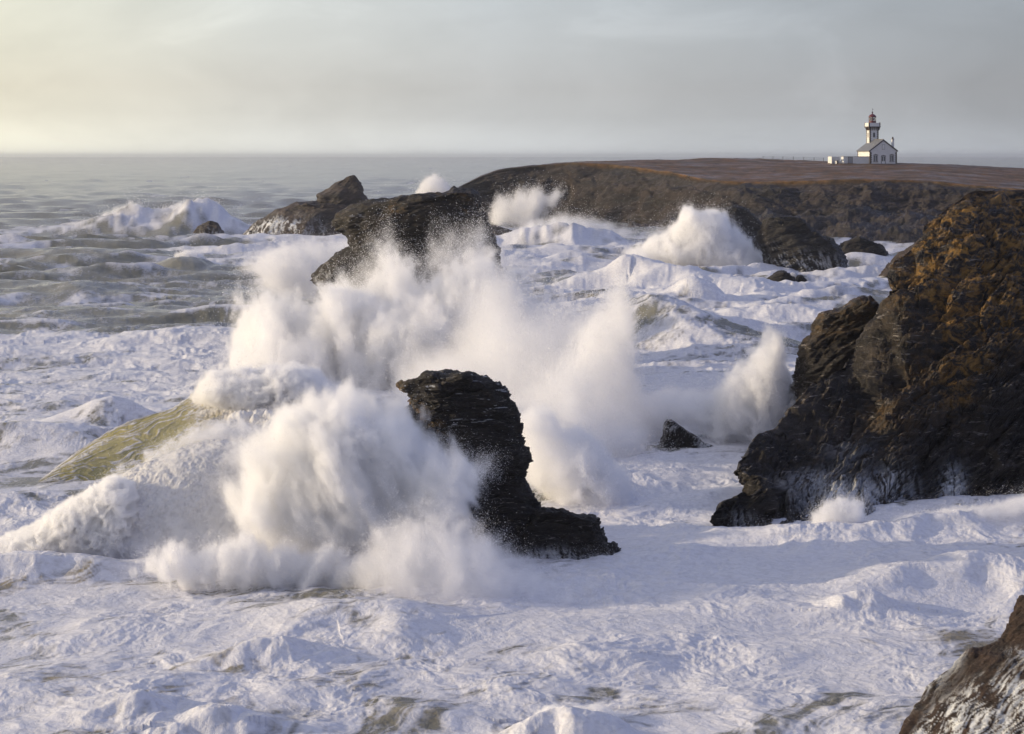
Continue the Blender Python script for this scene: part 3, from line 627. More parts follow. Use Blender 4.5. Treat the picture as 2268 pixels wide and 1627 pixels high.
Far = Bk.copy(); Far[:, 1] += 90; Far[:, 0] *= 1.12; Far[:, 2] -= 2.5; Sea2 = Far.copy(); Sea2[:, 1] += 15; Sea2[:, 2] = -3
segs = [(Wt, Ft, 90), (Ft, Ed, 110), (Ed, Bk, 130), (Bk, Far, 30), (Far, Sea2, 8)]
R_, tf = [], []
for k, (a, b, m) in enumerate(segs):
    for s in np.linspace(0, 1, m, endpoint=(k == 4)):
        R_.append(a * (1 - s) + b * s); tf.append({0: 0, 1: float(s > .97), 2: 1, 3: 1, 4: .5}[k])
g = np.stack(R_)
nr = grid_normals(g); 
if nr[250, 400, 2] < 0: nr = -nr
p = g.reshape(-1, 3); turf = np.repeat(np.array(tf)[:, None], nH, 1).ravel()
for _ in range(2):
    t2 = turf.reshape(-1, nH); turf = (.25 * np.roll(t2, 1, 0) + .5 * t2 + .25 * np.roll(t2, -1, 0)).ravel()
rowk = np.repeat(np.concatenate([np.ones(90), 1 - .65 * sstep(.55, 1, np.linspace(0, 1, 110)), np.full(168, .35)])[:, None], nH, 1).ravel()
d = (1.0 * slaty(p, .25, 6.0, 161) + .45 * slaty(p, .3, 2.2, 163)) * (1 - turf) * .62 * rowk
ribs = fbm3(np.stack([p[:, 0] / 16, p[:, 1] / 40, p[:, 2] / 40], -1), 4, .55, 165, True)
d += 1.1 * (ribs - .5) * (1 - turf) * rowk
d -= (d[turf < .1].mean()) * (1 - turf)
hum = fbm3(p / np.array([26., 40., 9.]), 4, .5, 166) * .35 + .14 * fbm3(p / np.array([3., 5., 3.]), 3, .55, 167)
q = p + nr.reshape(-1, 3) * d[:, None]
q[:, 2] += hum * turf * (p[:, 2] > 3)
px, py = px_of(q)
turf2 = np.clip(turf + sstep(.15, .5, fbm3(p / np.array([18., 30., 8.]), 4, .55, 168)) * area(px, py, [(1850, 505, 320, 26, .9)]) * .7, 0, 1)
# the rocky left shoulder carries little turf
turf2 *= sstep(1120, 1330, px + 60 * noise2(px / 40, py / 6, 4)) * .9 + .1
head = mesh_np('headland', q, [grid_faces(g.shape[0], nH)], M_HEAD, attrs={'turf': turf2, 'lichen': np.clip(.4 * area(px, py, [(1265, 400, 14, 40, 1), (1198, 395, 8, 30, 1)]), 0, 1)})  # two warm strips paint sunlight on left-facing facets, through the lichen mask
tag(head, 'low headland of dark slate with rusty turf on top reaching out to sea', 'headland', kind='structure')
print('land', time.time() - T0)
# ------------------------------------------------------------------ lighthouse and what stands beside it
M_RENDER = plain('white_render', (.74, .73, .70), .8, .10, .8)
M_QUOIN = plain('brown_stone', (.055, .036, .027), .8, .35, 3)
M_SLATE = plain('slate_roof', (.16, .165, .18), .5, .3, 1.5)
M_DARK = plain('dark_glass', (.025, .028, .032), .15, .1, 2)
M_TRIM = plain('grey_stone_trim', (.22, .20, .185), .8, .2, 3)
M_RED = plain('red_paint', (.10, .004, .008), .4, .2, 2)
M_IRON = plain('black_iron', (.02, .02, .022), .5, .2, 4)
M_DOORG = plain('grey_door', (.33, .33, .34), .6, .1, 2)
M_WHITE = plain('white_paint', (.75, .75, .73), .5, .05, 2)
m_, n_, b_ = new_mat('lantern_glass')
b_.inputs['Base Color'].default_value = (.9, .92, .9, 1); b_.inputs['Roughness'].default_value = .05; b_.inputs['Transmission Weight'].default_value = .85; b_.inputs['IOR'].default_value = 1.1
M_GLASS = m_
class MB:
    """collects boxes, prisms and lathes in the building's own frame: x along the front, y back, z up"""
    def __init__(s): s.v, s.f3, s.f4, s.n = [], [], [], 0
    def add(s, v, f):
        s.v += list(v)
        for q in f: (s.f3 if len(q) == 3 else s.f4).append([i + s.n for i in q])
        s.n += len(v); return s
    def box(s, x0, x1, y0, y1, z0, z1):
        v = [(x, y, z) for z in (z0, z1) for x, y in ((x0, y0), (x1, y0), (x1, y1), (x0, y1))]
        return s.add(v, [(3, 2, 1, 0), (4, 5, 6, 7), (0, 1, 5, 4), (1, 2, 6, 5), (2, 3, 7, 6), (3, 0, 4, 7)])
    def prism(s, pts, y0, y1):
        """polygon in x,z pushed from y0 to y1 (fan-capped)"""
        k = len(pts); v = [(x, y0, z) for x, z in pts] + [(x, y1, z) for x, z in pts]
        f = [(i, (i + 1) % k, (i + 1) % k + k, i + k) for i in range(k)]
        f += [(0, i + 1, i) for i in range(1, k - 1)] + [(k, k + i, k + i + 1) for i in range(1, k - 1)]
        return s.add(v, f)
    def lathe(s, prof, cx, cy, n=20):
        v = [(cx + r * cos(2 * pi * j / n), cy + r * sin(2 * pi * j / n), z) for r, z in prof for j in range(n)]
        f = [(i * n + j, i * n + (j + 1) % n, (i + 1) * n + (j + 1) % n, (i + 1) * n + j) for i in range(len(prof) - 1) for j in range(n)]
        return s.add(v, f)
    def build(s, name, mat, parent, smooth=False):
        return mesh_np(name, np.array(s.v), [np.array(f, np.int32) for f in (s.f4, s.f3) if f], mat, parent, smooth)
def empty(name, loc, rz=0):
    o = bpy.data.objects.new(name, None); COL.objects.link(o); o.location = loc; o.rotation_euler = (0, 0, rz); o.empty_display_size = 1; return o
TH = radians(10.3)
hp = P(1927, 365.0, 585.0)      # left front corner of the gable on the ground
hz = hp[2]
L = empty('lighthouse', hp, TH)
tag(L, 'white lighthouse with red lantern rising behind a gabled keeper house', 'lighthouse')
Wd, Dp, EH, RH = 8.95, 10.9, 4.45, 7.75
walls = MB(); walls.prism([(0, -2.5), (Wd, -2.5), (Wd, EH), (Wd / 2, RH), (0, EH)], 0, Dp); hw = walls.build('house_wall', M_RENDER, L)
roof = MB(); t = .22; ov = .35
sl = (RH - EH) / (Wd / 2)
roof.prism([(-ov, EH - ov * sl + .02), (Wd / 2, RH + .02), (Wd / 2, RH + .02 + t), (-ov, EH - ov * sl + t + .02)], -.18, Dp + .2)
roof.prism([(Wd / 2, RH + .02), (Wd + ov, EH - ov * sl + .02), (Wd + ov, EH - ov * sl + t + .02), (Wd / 2, RH + .02 + t)], -.18, Dp + .2)
rf = roof.build('roof', M_SLATE, L)
MB().box(Wd / 2 - .12, Wd / 2 + .12, -.16, Dp + .18, RH + .22, RH + .34).build('ridge_cap', M_TRIM, rf)
bg = MB(); e = .26
bg.prism([(-ov, EH - ov * sl - .25), (Wd / 2, RH - .25), (Wd / 2, RH + .02), (-ov, EH - ov * sl + .02)], -.14, -.02)
bg.prism([(Wd / 2, RH - .25), (Wd + ov, EH - ov * sl - .25), (Wd + ov, EH - ov * sl + .02), (Wd / 2, RH + .02)], -.14, -.02)
bg.build('verge_board', M_QUOIN, rf)
MB().box(-.3, -.02, 0, Dp, EH - .32, EH - .1).build('eaves_board', M_QUOIN, rf)
def quoins(mb, x, y, z0, z1, sx, sy, w1=.62, w2=.38, h=.34, pr=.03):
    z = z0; k = 0
    while z < z1 - .05:
        w = w1 if k % 2 == 0 else w2; v = w2 if k % 2 == 0 else w1
        xa, xb = (x - pr, x + w) if sx > 0 else (x - w, x + pr); ya, yb = (y - pr, y + v) if sy > 0 else (y - v, y + pr)
        mb.box(xa, xb, ya, yb, z, min(z + h - .015, z1)); z += h; k += 1
for a_ in ((0, 0, 1, 1), (Wd, 0, -1, 1), (0, Dp, 1, -1)): q = MB(); quoins(q, a_[0], a_[1], 0, EH - .35, a_[2], a_[3]); q.build('quoin', M_QUOIN, hw)
MB().box(-.12, Wd + .12, -.12, -.001, -2.5, .28).build('plinth', M_TRIM, hw)
def window(xc, z0, w, h, parent, y=0, door=False):
    f = MB(); f.box(xc - w / 2 - .2, xc - w / 2, y - .07, y + .02, z0, z0 + h); f.box(xc + w / 2, xc + w / 2 + .2, y - .07, y + .02, z0, z0 + h)
    f.prism([(xc - w / 2 - .28, z0 + h), (xc + w / 2 + .28, z0 + h), (xc + w / 2 + .18, z0 + h + .22), (xc, z0 + h + .46), (xc - w / 2 - .18, z0 + h + .22)], y - .09, y + .02)
    if not door: f.box(xc - w / 2 - .3, xc + w / 2 + .3, y - .12, y + .02, z0 - .2, z0)
    fr = f.build('door' if door else 'window', M_TRIM, parent)
    g = MB()
    for s in (-1, 1): g.box(xc + s * w * .25 - w * .17, xc + s * w * .25 + w * .17, y - .03, y + .015, z0 + (.75 if door else .08), z0 + h - .08)
    g.build('pane', M_DARK, fr)
    c = MB(); c.box(xc - w / 2, xc + w / 2, y - .02, y + .018, z0, z0 + h); c.build('leaf' if door else 'sash', M_WHITE, fr)
window(1.85, .95, 1.0, 1.95, L); window(7.25, .95, 1.0, 1.95, L); window(4.45, .28, 1.15, 2.3, L, door=True)
n = MB(); n.box(3.98, 4.95, -.05, .02, 4.75, 6.35); nn = n.build('blind_window', M_TRIM, L); MB().box(4.08, 4.85, -.07, -.051, 4.85, 6.25).build('panel', M_RENDER, nn)
# chimney on the far eave
ch = MB(); ch.box(8.45, 9.1, 2.6, 3.3, 4.0, 8.0); cho = ch.build('chimney', M_RENDER, L)
MB().box(8.35, 9.2, 2.5, 3.4, 8.0, 8.18).build('cap', M_TRIM, cho); k = MB(); k.lathe([(.26, 8.18), (.22, 8.7), (.3, 8.72), (.0, 8.8)], 8.77, 2.95, 12); k.build('chimney_pot', M_QUOIN, cho)
# tower
tx0, tx1, ty0, ty1 = 3.0, 5.95, 7.95, 10.9; TZ = 11.9
tw = MB().box(tx0, tx1, ty0, ty1, -2.5, TZ).build('tower', M_RENDER, L)
for x, sx in ((tx0, 1), (tx1, -1)):
    for y, sy in ((ty0, 1), (ty1, -1)): q = MB(); quoins(q, x, y, 5.0, TZ, sx, sy, .5, .3, .32); q.build('quoin', M_QUOIN, tw)
f = MB(); f.box(4.1, 4.8, ty0 - .06, ty0 + .02, 8.7, 10.2); fo = f.build('window', M_TRIM, tw); MB().box(4.2, 4.7, ty0 - .08, ty0 - .061, 8.82, 10.08).build('pane', M_DARK, fo)
f = MB(); f.box(tx0 - .06, tx0 + .02, 9.05, 9.75, 8.7, 10.2); fo = f.build('window', M_TRIM, tw)
# corbels and parapet
g_ = .42
def corb(mb, x0, x1, y0, y1): mb.box(x0, x1, y0, y1, TZ - .75, TZ + .0)
for i in range(5):
    u = tx0 + .32 + i * (3.0 - .64) / 4
    c = MB(); c.box(u - .13, u + .13, ty0 - .2, ty0, TZ - .95, TZ - .45); c.box(u - .13, u + .13, ty0 - .38, ty0, TZ - .45, TZ); c.build('corbel', M_TRIM, L)
for i in range(5):
    u = ty0 + .32 + i * (3.0 - .64) / 4
    c = MB(); c.box(tx0 - .2, tx0, u - .13, u + .13, TZ - .95, TZ - .45); c.box(tx0 - .38, tx0, u - .13, u + .13, TZ - .45, TZ); c.build('corbel', M_QUOIN, L)
for u in (tx0 - .05, tx1 + .05):
    c = MB(); c.box(u - .22, u + .22, ty0 - .25, ty0 + .2, TZ - .95, TZ - .45); c.box(u - .32, u + .32, ty0 - .4, ty0 + .2, TZ - .45, TZ); c.build('corner_corbel', M_QUOIN, L)
gal = MB().box(tx0 - .55, tx1 + .55, ty0 - .55, ty1 + .55, TZ, TZ + .26).build('gallery', M_QUOIN, L)
pp = MB()
for a in ((tx0 - .45, tx1 + .45, ty0 - .45, ty0 - .2), (tx0 - .45, tx1 + .45, ty1 + .2, ty1 + .45), (tx0 - .45, tx0 - .2, ty0 - .2, ty1 + .2), (tx1 + .2, tx1 + .45, ty0 - .2, ty1 + .2)): pp.box(*a, TZ + .26, TZ + 1.45)
pp.build('parapet', M_RENDER, gal)
for x in (tx0 - .47, tx1 + .17):
    for y in (ty0 - .47, ty1 + .17): MB().box(x, x + .3, y, y + .3, TZ + .262, TZ + 1.55).build('corner_block', M_QUOIN, gal)
lx, ly = (tx0 + tx1) / 2, (ty0 + ty1) / 2; Z = TZ + .27
b = MB(); b.lathe([(1.18, Z), (1.18, Z + 1.75), (1.24, Z + 1.78), (1.24, Z + 1.86), (.3, Z + 1.86)], lx, ly, 24); la = b.build('lantern', M_RED, L)
b = MB(); b.lathe([(1.1, Z + 1.87), (1.1, Z + 3.0)], lx, ly, 16); b.build('glazing', M_GLASS, la)
for j in range(10):
    a = 2 * pi * j / 10; b = MB(); b.box(lx + 1.12 * cos(a) - .05, lx + 1.12 * cos(a) + .05, ly + 1.12 * sin(a) - .05, ly + 1.12 * sin(a) + .05, Z + 1.87, Z + 3.0); b.build('glazing_bar', M_RED, la)
b = MB(); b.lathe([(.0, Z + 1.9), (.3, Z + 1.95), (.52, Z + 2.2), (.56, Z + 2.45), (.5, Z + 2.7), (.25, Z + 2.9), (0, Z + 2.92)], lx, ly, 16); b.build('lens', M_DOORG, la, True)
b = MB(); b.lathe([(0, Z + 2.99), (1.28, Z + 3.0), (1.3, Z + 3.1), (1.12, Z + 3.42), (.8, Z + 3.78), (.4, Z + 4.0), (.17, Z + 4.08), (.15, Z + 4.35), (.24, Z + 4.42), (.24, Z + 4.6), (0, Z + 4.7)], lx, ly, 24); dm = b.build('dome', M_RED, L, True)
b = MB(); b.lathe([(.24, Z + 4.4), (.26, Z + 4.62), (.14, Z + 4.8), (.04, Z + 4.85), (.03, Z + 5.9), (0, Z + 5.92)], lx, ly, 10); b.box(lx - .02, lx + .34, ly - .02, ly + .02, Z + 5.5, Z + 5.66); b.build('weather_vane', M_IRON, dm)

# low flat-roofed outbuilding in line with the gable, and the yard walls left of it
fw = 3.75 / cos(0)      # front runs left from the house corner
O = empty('outbuilding', hp, 0)
tag(O, 'low flat roofed white outbuilding joined to the left of the lighthouse house', 'outbuilding')
xl = (1868.8 - 1927) / FPX * 585
w = MB().box(xl, -.15, .5, 4.5, -2.4, 2.45).build('wall', M_RENDER, O)
MB().box(xl - .06, -.15, .42, 4.5, 2.45, 2.56).build('roof', M_TRIM, O)
xd = (1884 - 1927) / FPX * 585
d_ = MB(); d_.box(xd - .75, xd - .55, .42, .52, 0, 2.3); d_.box(xd + .55, xd + .75, .42, .52, 0, 2.3); d_.box(xd - .75, xd + .75, .42, .52, 2.3, 2.44); do = d_.build('door', M_TRIM, O)
MB().box(xd - .55, xd + .55, .46, .51, 0, 2.3).build('leaf', M_DOORG, do)
Y = empty('yard_wall', P(1842, 364.6, 584.0), 0)
tag(Y, 'white yard wall with a gap for a gate, left of the flat roofed outbuilding', 'wall')
k = 585 / FPX
w = MB(); w.box(0, .25, 0, 7.0, -1.5, 2.45); w.box(.25, 3.75, 6.75, 7.0, -1.5, 2.45); w.build('back_wall', M_RENDER, Y)
fr = MB()
def slant(x0, y0, x1, y1, th=.25, z1=1.1):
    dx, dy = x1 - x0, y1 - y0; l = math.hypot(dx, dy); nx, ny = -dy / l * th, dx / l * th
    v = [(x0, y0), (x1, y1), (x1 + nx, y1 + ny), (x0 + nx, y0 + ny)]
    fr.add([(a, b_, z) for z in (-1.5, z1) for a, b_ in v], [(3, 2, 1, 0), (4, 5, 6, 7), (0, 1, 5, 4), (1, 2, 6, 5), (2, 3, 7, 6), (3, 0, 4, 7)])
slant(.1, 1.6, 1.55, -.5); slant(2.25, 1.5, 3.75, -.6)
fr.build('front_wall', M_RENDER, Y)
g_ = MB(); g_.box(1.5, 1.72, -.55, -.3, -1.5, 1.2); g_.box(2.12, 2.34, 1.3, 1.55, -1.5, 1.2); g_.build('gate_post', M_QUOIN, Y)
# fence along the turf
F = empty('wire_fence', P(1690, 354, 606), 0); tag(F, 'thin post and wire fence on the turf left of the lighthouse', 'fence')
fp = [(1690, 354.6, 606), (1712, 354.8, 606), (1734, 355.2, 605), (1757, 355.8, 605), (1780, 356.6, 604), (1803, 357.6, 604), (1824, 358.6, 604)]
pts = [P(*a) - np.array(P(1690, 354, 606)) for a in fp]
for a in pts: MB().box(a[0] - .07, a[0] + .07, a[1] - .07, a[1] + .07, a[2] - 1.2, a[2] + 1.25).build('post', M_TRIM, F)
w = MB()
for a, b_ in zip(pts[:-1], pts[1:]):
    for h in (.55, 1.05): w.add([(a[0], a[1], a[2] + h), (b_[0], b_[1], b_[2] + h), (b_[0], b_[1], b_[2] + h + .03), (a[0], a[1], a[2] + h + .03), (a[0], a[1] + .03, a[2] + h), (b_[0], b_[1] + .03, b_[2] + h), (b_[0], b_[1] + .03, b_[2] + h + .03), (a[0], a[1] + .03, a[2] + h + .03)], [(0, 1, 2, 3), (7, 6, 5, 4), (3, 2, 6, 7), (0, 4, 5, 1)])
w.build('wire', M_IRON, F)
print('house', time.time() - T0)
# ------------------------------------------------------------------ breaking waves near the rocks
def foam_mat(name):
    m, n, b = new_mat(name)
    g = n.nodes.new('ShaderNodeNewGeometry'); pos = g.outputs['Position']
    f = n.nodes.new('ShaderNodeAttribute'); f.attribute_name = 'foam'
    t = n.nodes.new('ShaderNodeAttribute'); t.attribute_name = 'tint'
    wat = mixc(n, t.outputs['Fac'], (.30, .30, .315), mixc(n, noise(n, pos, .6, 5), (.62, .53, .21), (.44, .41, .18)))
    fm = mixc(n, t.outputs['Fac'], (.90, .90, .91), (.74, .60, .36))
    nz = noise(n, pos, 3.5, 7, .7, .5)
    k = mth(n, 'SUBTRACT', f.outputs['Fac'], mth(n, 'MULTIPLY', ramp(n, nz, [(.40, .45), (.55, 0)]), mth(n, 'SUBTRACT', 1.15, f.outputs['Fac'])), clamp=True)
    c = mixc(n, k, wat, fm)
    n.links.new(c, b.inputs['Base Color'])
    n.links.new(mth(n, 'MULTIPLY_ADD', k, .55, .22), b.inputs['Roughness'])
    b.inputs['Specular IOR Level'].default_value = .35
    h = mth(n, 'ADD', mth(n, 'MULTIPLY', noise(n, pos, 5, 8, .7, .4), .7), mth(n, 'MULTIPLY', noise(n, pos, 1.3, 6, .6), .5))
    bump(n, b, h, .55, .25)
    bk = [q for q in n.nodes if q.type == 'BUMP'][0]; n.links.new(mth(n, 'MULTIPLY_ADD', k, .5, .07), bk.inputs['Strength'])
    tr = n.nodes.new('ShaderNodeBsdfTranslucent'); n.links.new(c, tr.inputs[0])
    mx = n.nodes.new('ShaderNodeMixShader'); n.links.new(mth(n, 'MULTIPLY_ADD', k, -.10, .45), mx.inputs[0])
    out = [q for q in n.nodes if q.type == 'OUTPUT_MATERIAL'][0]
    n.links.new(b.outputs[0], mx.inputs[1]); n.links.new(tr.outputs[0], mx.inputs[2]); n.links.new(mx.outputs[0], out.inputs[0])
    return m
M_FOAM = foam_mat('wave_foam')
def billow(p, s, octv=5, seed=0, gain=.52):
    h = 0; a = 1; q = p / s
    for o in range(octv):
        n = noise3(q, seed + o * 13); h = h + a * (np.sqrt(n * n + .003) * 1.6 - .45); q = q * 2.1 + 3.7; a *= gain
    return h
def loft(rws, n, m):
    r = np.stack([catmull(q, n) for q in rws])         # rows, n, 3 (column,row,D)
    r = np.stack([catmull(r[:, j], m) for j in range(n)], 1)
    return P(r[..., 0], r[..., 1], r[..., 2])
def wave(name, rws, n, m, disp, fields, label, cat='wave'):
    g = loft(rws, n, m); nr = grid_normals(g)
    if np.mean(nr[m // 3, :, 1]) > 0: nr = -nr
    p = g.reshape(-1, 3); U = np.tile(np.linspace(0, 1, n), m); V = np.repeat(np.linspace(0, 1, m), n)
    d = disp(p, U, V); ends = sstep(0, .06, U) * sstep(1, .94, U)
    q = p + nr.reshape(-1, 3) * (d * (.15 + .85 * ends))[:, None]
    foam, tint = fields(q, U, V, d)
    o = mesh_np(name, q, [grid_faces(m, n)], M_FOAM, attrs={'foam': np.clip(foam, 0, 1), 'tint': np.clip(tint, 0, 1)})
    tag(o, label, cat); return o
# glassy sand-green wave rearing towards the larger stack
w1 = [[(80,1085,111),(140,1085,111),(230,1085,111),(340,1085,111),(460,1085,111),(570,1080,111.5),(660,1060,114),(720,1040,116)],
      [(86,1066,111.6),(160,1050,112),(260,1050,112.5),(360,1030,113),(470,1000,113.5),(580,985,114),(660,980,116),(720,980,118)],
      [(96,1058,113),(170,1022,114.5),(270,1000,115.5),(370,980,116.5),(480,950,117),(590,930,117),(660,925,118),(715,935,120)],
      [(104,1053,115),(185,997,118),(280,948,120),(380,915,121.5),(480,885,122),(590,868,121.5),(660,870,121.5),(712,895,122)],
      [(106,1052,116),(190,990,119.5),(286,936,122),(384,908,124),(462,846,125),(560,834,125),(650,826,124.5),(712,870,124)],
      [(106,1054,118),(195,1000,122),(290,955,126),(384,935,129),(462,900,131),(560,890,131),(650,880,130),(712,900,128)],
      [(104,1060,122),(195,1030,130),(290,1000,136),(384,980,138),(462,970,140),(560,960,140),(650,950,140),(712,950,138)]]
def w1d(p, U, V):
    roll = sstep(.42, .62, U + .25 * (V - .5))
    wv_ = fbm2(U * 5, V * 5, 3, .5, 215); st = fbm2(U * 6 + wv_ * .6, V * 24 + 2.4 * wv_ - U * 3, 5, .62, 216, True)
    sm_ = .05 * (st - 1.1) + .05 * fbm3(p / np.array([3., 3., 1.2]), 4, .5, 201) + .02 * fbm3(p / np.array([.8, .8, .4]), 3, .55, 203, True)
    return sm_ * (1 - roll) + roll * (.62 * billow(p, 1.9, 6, 205) + .1)
def w1f(p, U, V, d):
    roll = sstep(.40, .58, U + .28 * (V - .5) + .08 * fbm3(p / 1.5, 3, .5, 208))
    wv_ = fbm2(U * 5, V * 5, 3, .5, 215); st = fbm2(U * 6 + wv_ * .6, V * 24 + 2.4 * wv_ - U * 3, 5, .62, 216, True) + .5 * fbm3(p / .5, 4, .6, 217)
    f = .9 * sstep(.95, 2.1, st + .35 * sstep(.5, .62, V) + .5 * sstep(.16, .03, U) + .9 * sstep(.14, .04, V)) + .06
    return np.maximum(f, roll), (1 - roll) * (.95 - .5 * sstep(.12, .0, U)) * (1 - .9 * sstep(.2, .55, f)) + .35 * roll * sstep(.1, -.3, d)
wave('breaking_wave', w1, 420, 260, w1d, w1f, 'glassy sand coloured wave rearing up and curling into foam left of the rocks')
# foam mound in front of it
w2 = [[(-120,1252,90.5),(0,1250,90.5),(80,1248,90.5),(160,1240,91),(240,1245,91),(330,1250,90.5),(430,1250,90.5),(520,1250,91),(600,1240,92)],
      [(-120,1238,90.3),(0,1225,90.3),(80,1222,90.2),(160,1210,90.5),(240,1205,90.3),(330,1200,90.2),(430,1190,90.4),(520,1180,91),(605,1170,92.2)],
      [(-120,1226,91),(-2,1208,91),(72,1188,90.8),(160,1165,90.8),(245,1140,90.6),(340,1120,90.6),(440,1095,91),(530,1085,91.8),(606,1110,92.8)],
      [(-120,1220,92),(0,1199,92),(75,1170,92),(160,1125,92),(245,1080,92),(340,1040,92.2),(440,1010,92.6),(530,1010,93.2),(598,1060,94)],
      [(-120,1218,93),(0,1196,93.4),(78,1163,93.6),(165,1113,94),(250,1064,94.4),(340,1016,94.8),(440,979,95.2),(520,977,95.6),(588,1022,95.6)],
      [(-120,1216,94.5),(0,1196,95.5),(82,1168,96.5),(170,1125,97.5),(255,1080,98.5),(345,1035,99.5),(440,1000,100),(520,1000,100),(582,1040,99)],
      [(-120,1216,97),(0,1200,99),(86,1180,101),(175,1150,103),(260,1115,105),(350,1085,107),(440,1070,108),(520,1070,108),(580,1080,106)]]
def w2d(p, U, V):
    lowl = sstep(.72, .45, U) * sstep(.75, .3, V)
    return .34 * billow(p, 1.1, 6, 221) * (.35 + .65 * lowl) + .30 * lowl * billow(p, 2.2, 3, 225) + .035 * fbm3(p / .25, 4, .65, 227)
def w2f(p, U, V, d):
    low = sstep(.62, .25, U + .2 * V)
    crease = sstep(.12, -.22, d)
    pore = fbm3(p / .5, 5, .65, 229)
    pore2 = fbm3(p / .16, 3, .7, 231) + .35 * pore
    f = 1 - .30 * sstep(-.4, 1.0, pore2) * sstep(.30, .55, U)
    return f - .35 * low * crease, .95 * low * crease + .35 * sstep(.12, .02, U) + .06
wave('breaking_wave', w2, 460, 280, w2d, w2f, 'rounded mound of white foam bulging up in front of the sand coloured wave')
print('waves', time.time() - T0)
# ------------------------------------------------------------------ spray: clouds of fine water (density worked out on a grid) with drops, each a tiny facet
def cloud_mat():
    m = bpy.data.materials.new('spray_cloud'); m.use_nodes = True; n = m.node_tree; n.nodes.clear()
    out = n.nodes.new('ShaderNodeOutputMaterial'); v = n.nodes.new('ShaderNodeVolumePrincipled')
    v.inputs['Color'].default_value = (.997, .997, .997, 1); v.inputs['Anisotropy'].default_value = .2
    at = n.nodes.new('ShaderNodeAttribute'); at.attribute_name = 'density'
    v.inputs['Density Attribute'].default_value = ''
    n.links.new(at.outputs['Fac'], v.inputs['Density'])
    n.links.new(v.outputs[0], out.inputs['Volume']); return m
M_CLOUD = cloud_mat()
def cloud_modifier(o, lo, hi, dims):
    """the loose vertices of the mesh are a grid of density samples: turn them into a volume, keep the drops"""
    nx, ny, nz = dims
    ng = bpy.data.node_groups.new('spray_cloud', 'GeometryNodeTree')
    ng.interface.new_socket('Geometry', in_out='INPUT', socket_type='NodeSocketGeometry'); ng.interface.new_socket('Geometry', in_out='OUTPUT', socket_type='NodeSocketGeometry')
    N = ng.nodes.new; l = ng.links.new
    I_ = N('NodeGroupInput'); O_ = N('NodeGroupOutput')
    def attr(name):
        a = N('GeometryNodeInputNamedAttribute'); a.data_type = 'FLOAT'; a.inputs['Name'].default_value = name; return a.outputs[0]
    dn = attr('dens')
    gt_ = N('FunctionNodeCompare'); gt_.data_type = 'FLOAT'; gt_.operation = 'GREATER_THAN'; l(dn, gt_.inputs[0]); gt_.inputs[1].default_value = -.5
    sp = N('GeometryNodeSeparateGeometry'); sp.domain = 'POINT'; l(I_.outputs[0], sp.inputs['Geometry']); l(gt_.outputs[0], sp.inputs['Selection'])
    def M(op, a, b=None, c=None):
        m = N('ShaderNodeMath'); m.operation = op
        for i, v in enumerate((a, b, c)):
            if v is None: continue
            if isinstance(v, (int, float)): m.inputs[i].default_value = v
            else: l(v, m.inputs[i])
        return m.outputs[0]
    ps = N('GeometryNodeInputPosition'); sx_ = N('ShaderNodeSeparateXYZ'); l(ps.outputs[0], sx_.inputs[0])
    ix = []
    for k in range(3):
        f = M('MULTIPLY', M('SUBTRACT', sx_.outputs[k], float(lo[k])), float((dims[k] - 1) / (hi[k] - lo[k])))
        ix.append(M('MINIMUM', M('MAXIMUM', M('ROUND', f), 0.0), float(dims[k] - 1)))
    idx = M('ADD', M('MULTIPLY', ix[0], float(ny * nz)), M('ADD', M('MULTIPLY', ix[1], float(nz)), ix[2]))
    si = N('GeometryNodeSampleIndex'); si.data_type = 'FLOAT'; si.domain = 'POINT'
    l(sp.outputs[0], si.inputs['Geometry']); l(dn, si.inputs['Value']); l(idx, si.inputs['Index'])
    vc = N('GeometryNodeVolumeCube'); l(si.outputs[0], vc.inputs['Density']); vc.inputs['Background'].default_value = 0
    vc.inputs['Min'].default_value = tuple(map(float, lo)); vc.inputs['Max'].default_value = tuple(map(float, hi))
    for k, s in enumerate(('X', 'Y', 'Z')): vc.inputs['Resolution ' + s].default_value = dims[k]
    sm_ = N('GeometryNodeSetMaterial'); l(vc.outputs[0], sm_.inputs['Geometry']); sm_.inputs['Material'].default_value = M_CLOUD
    j = N('GeometryNodeJoinGeometry'); l(sp.outputs[1], j.inputs[0]); l(sm_.outputs[0], j.inputs[0]); l(j.outputs[0], O_.inputs[0])
    md = o.modifiers.new('cloud', 'NODES'); md.node_group = ng
NVOX = [0]
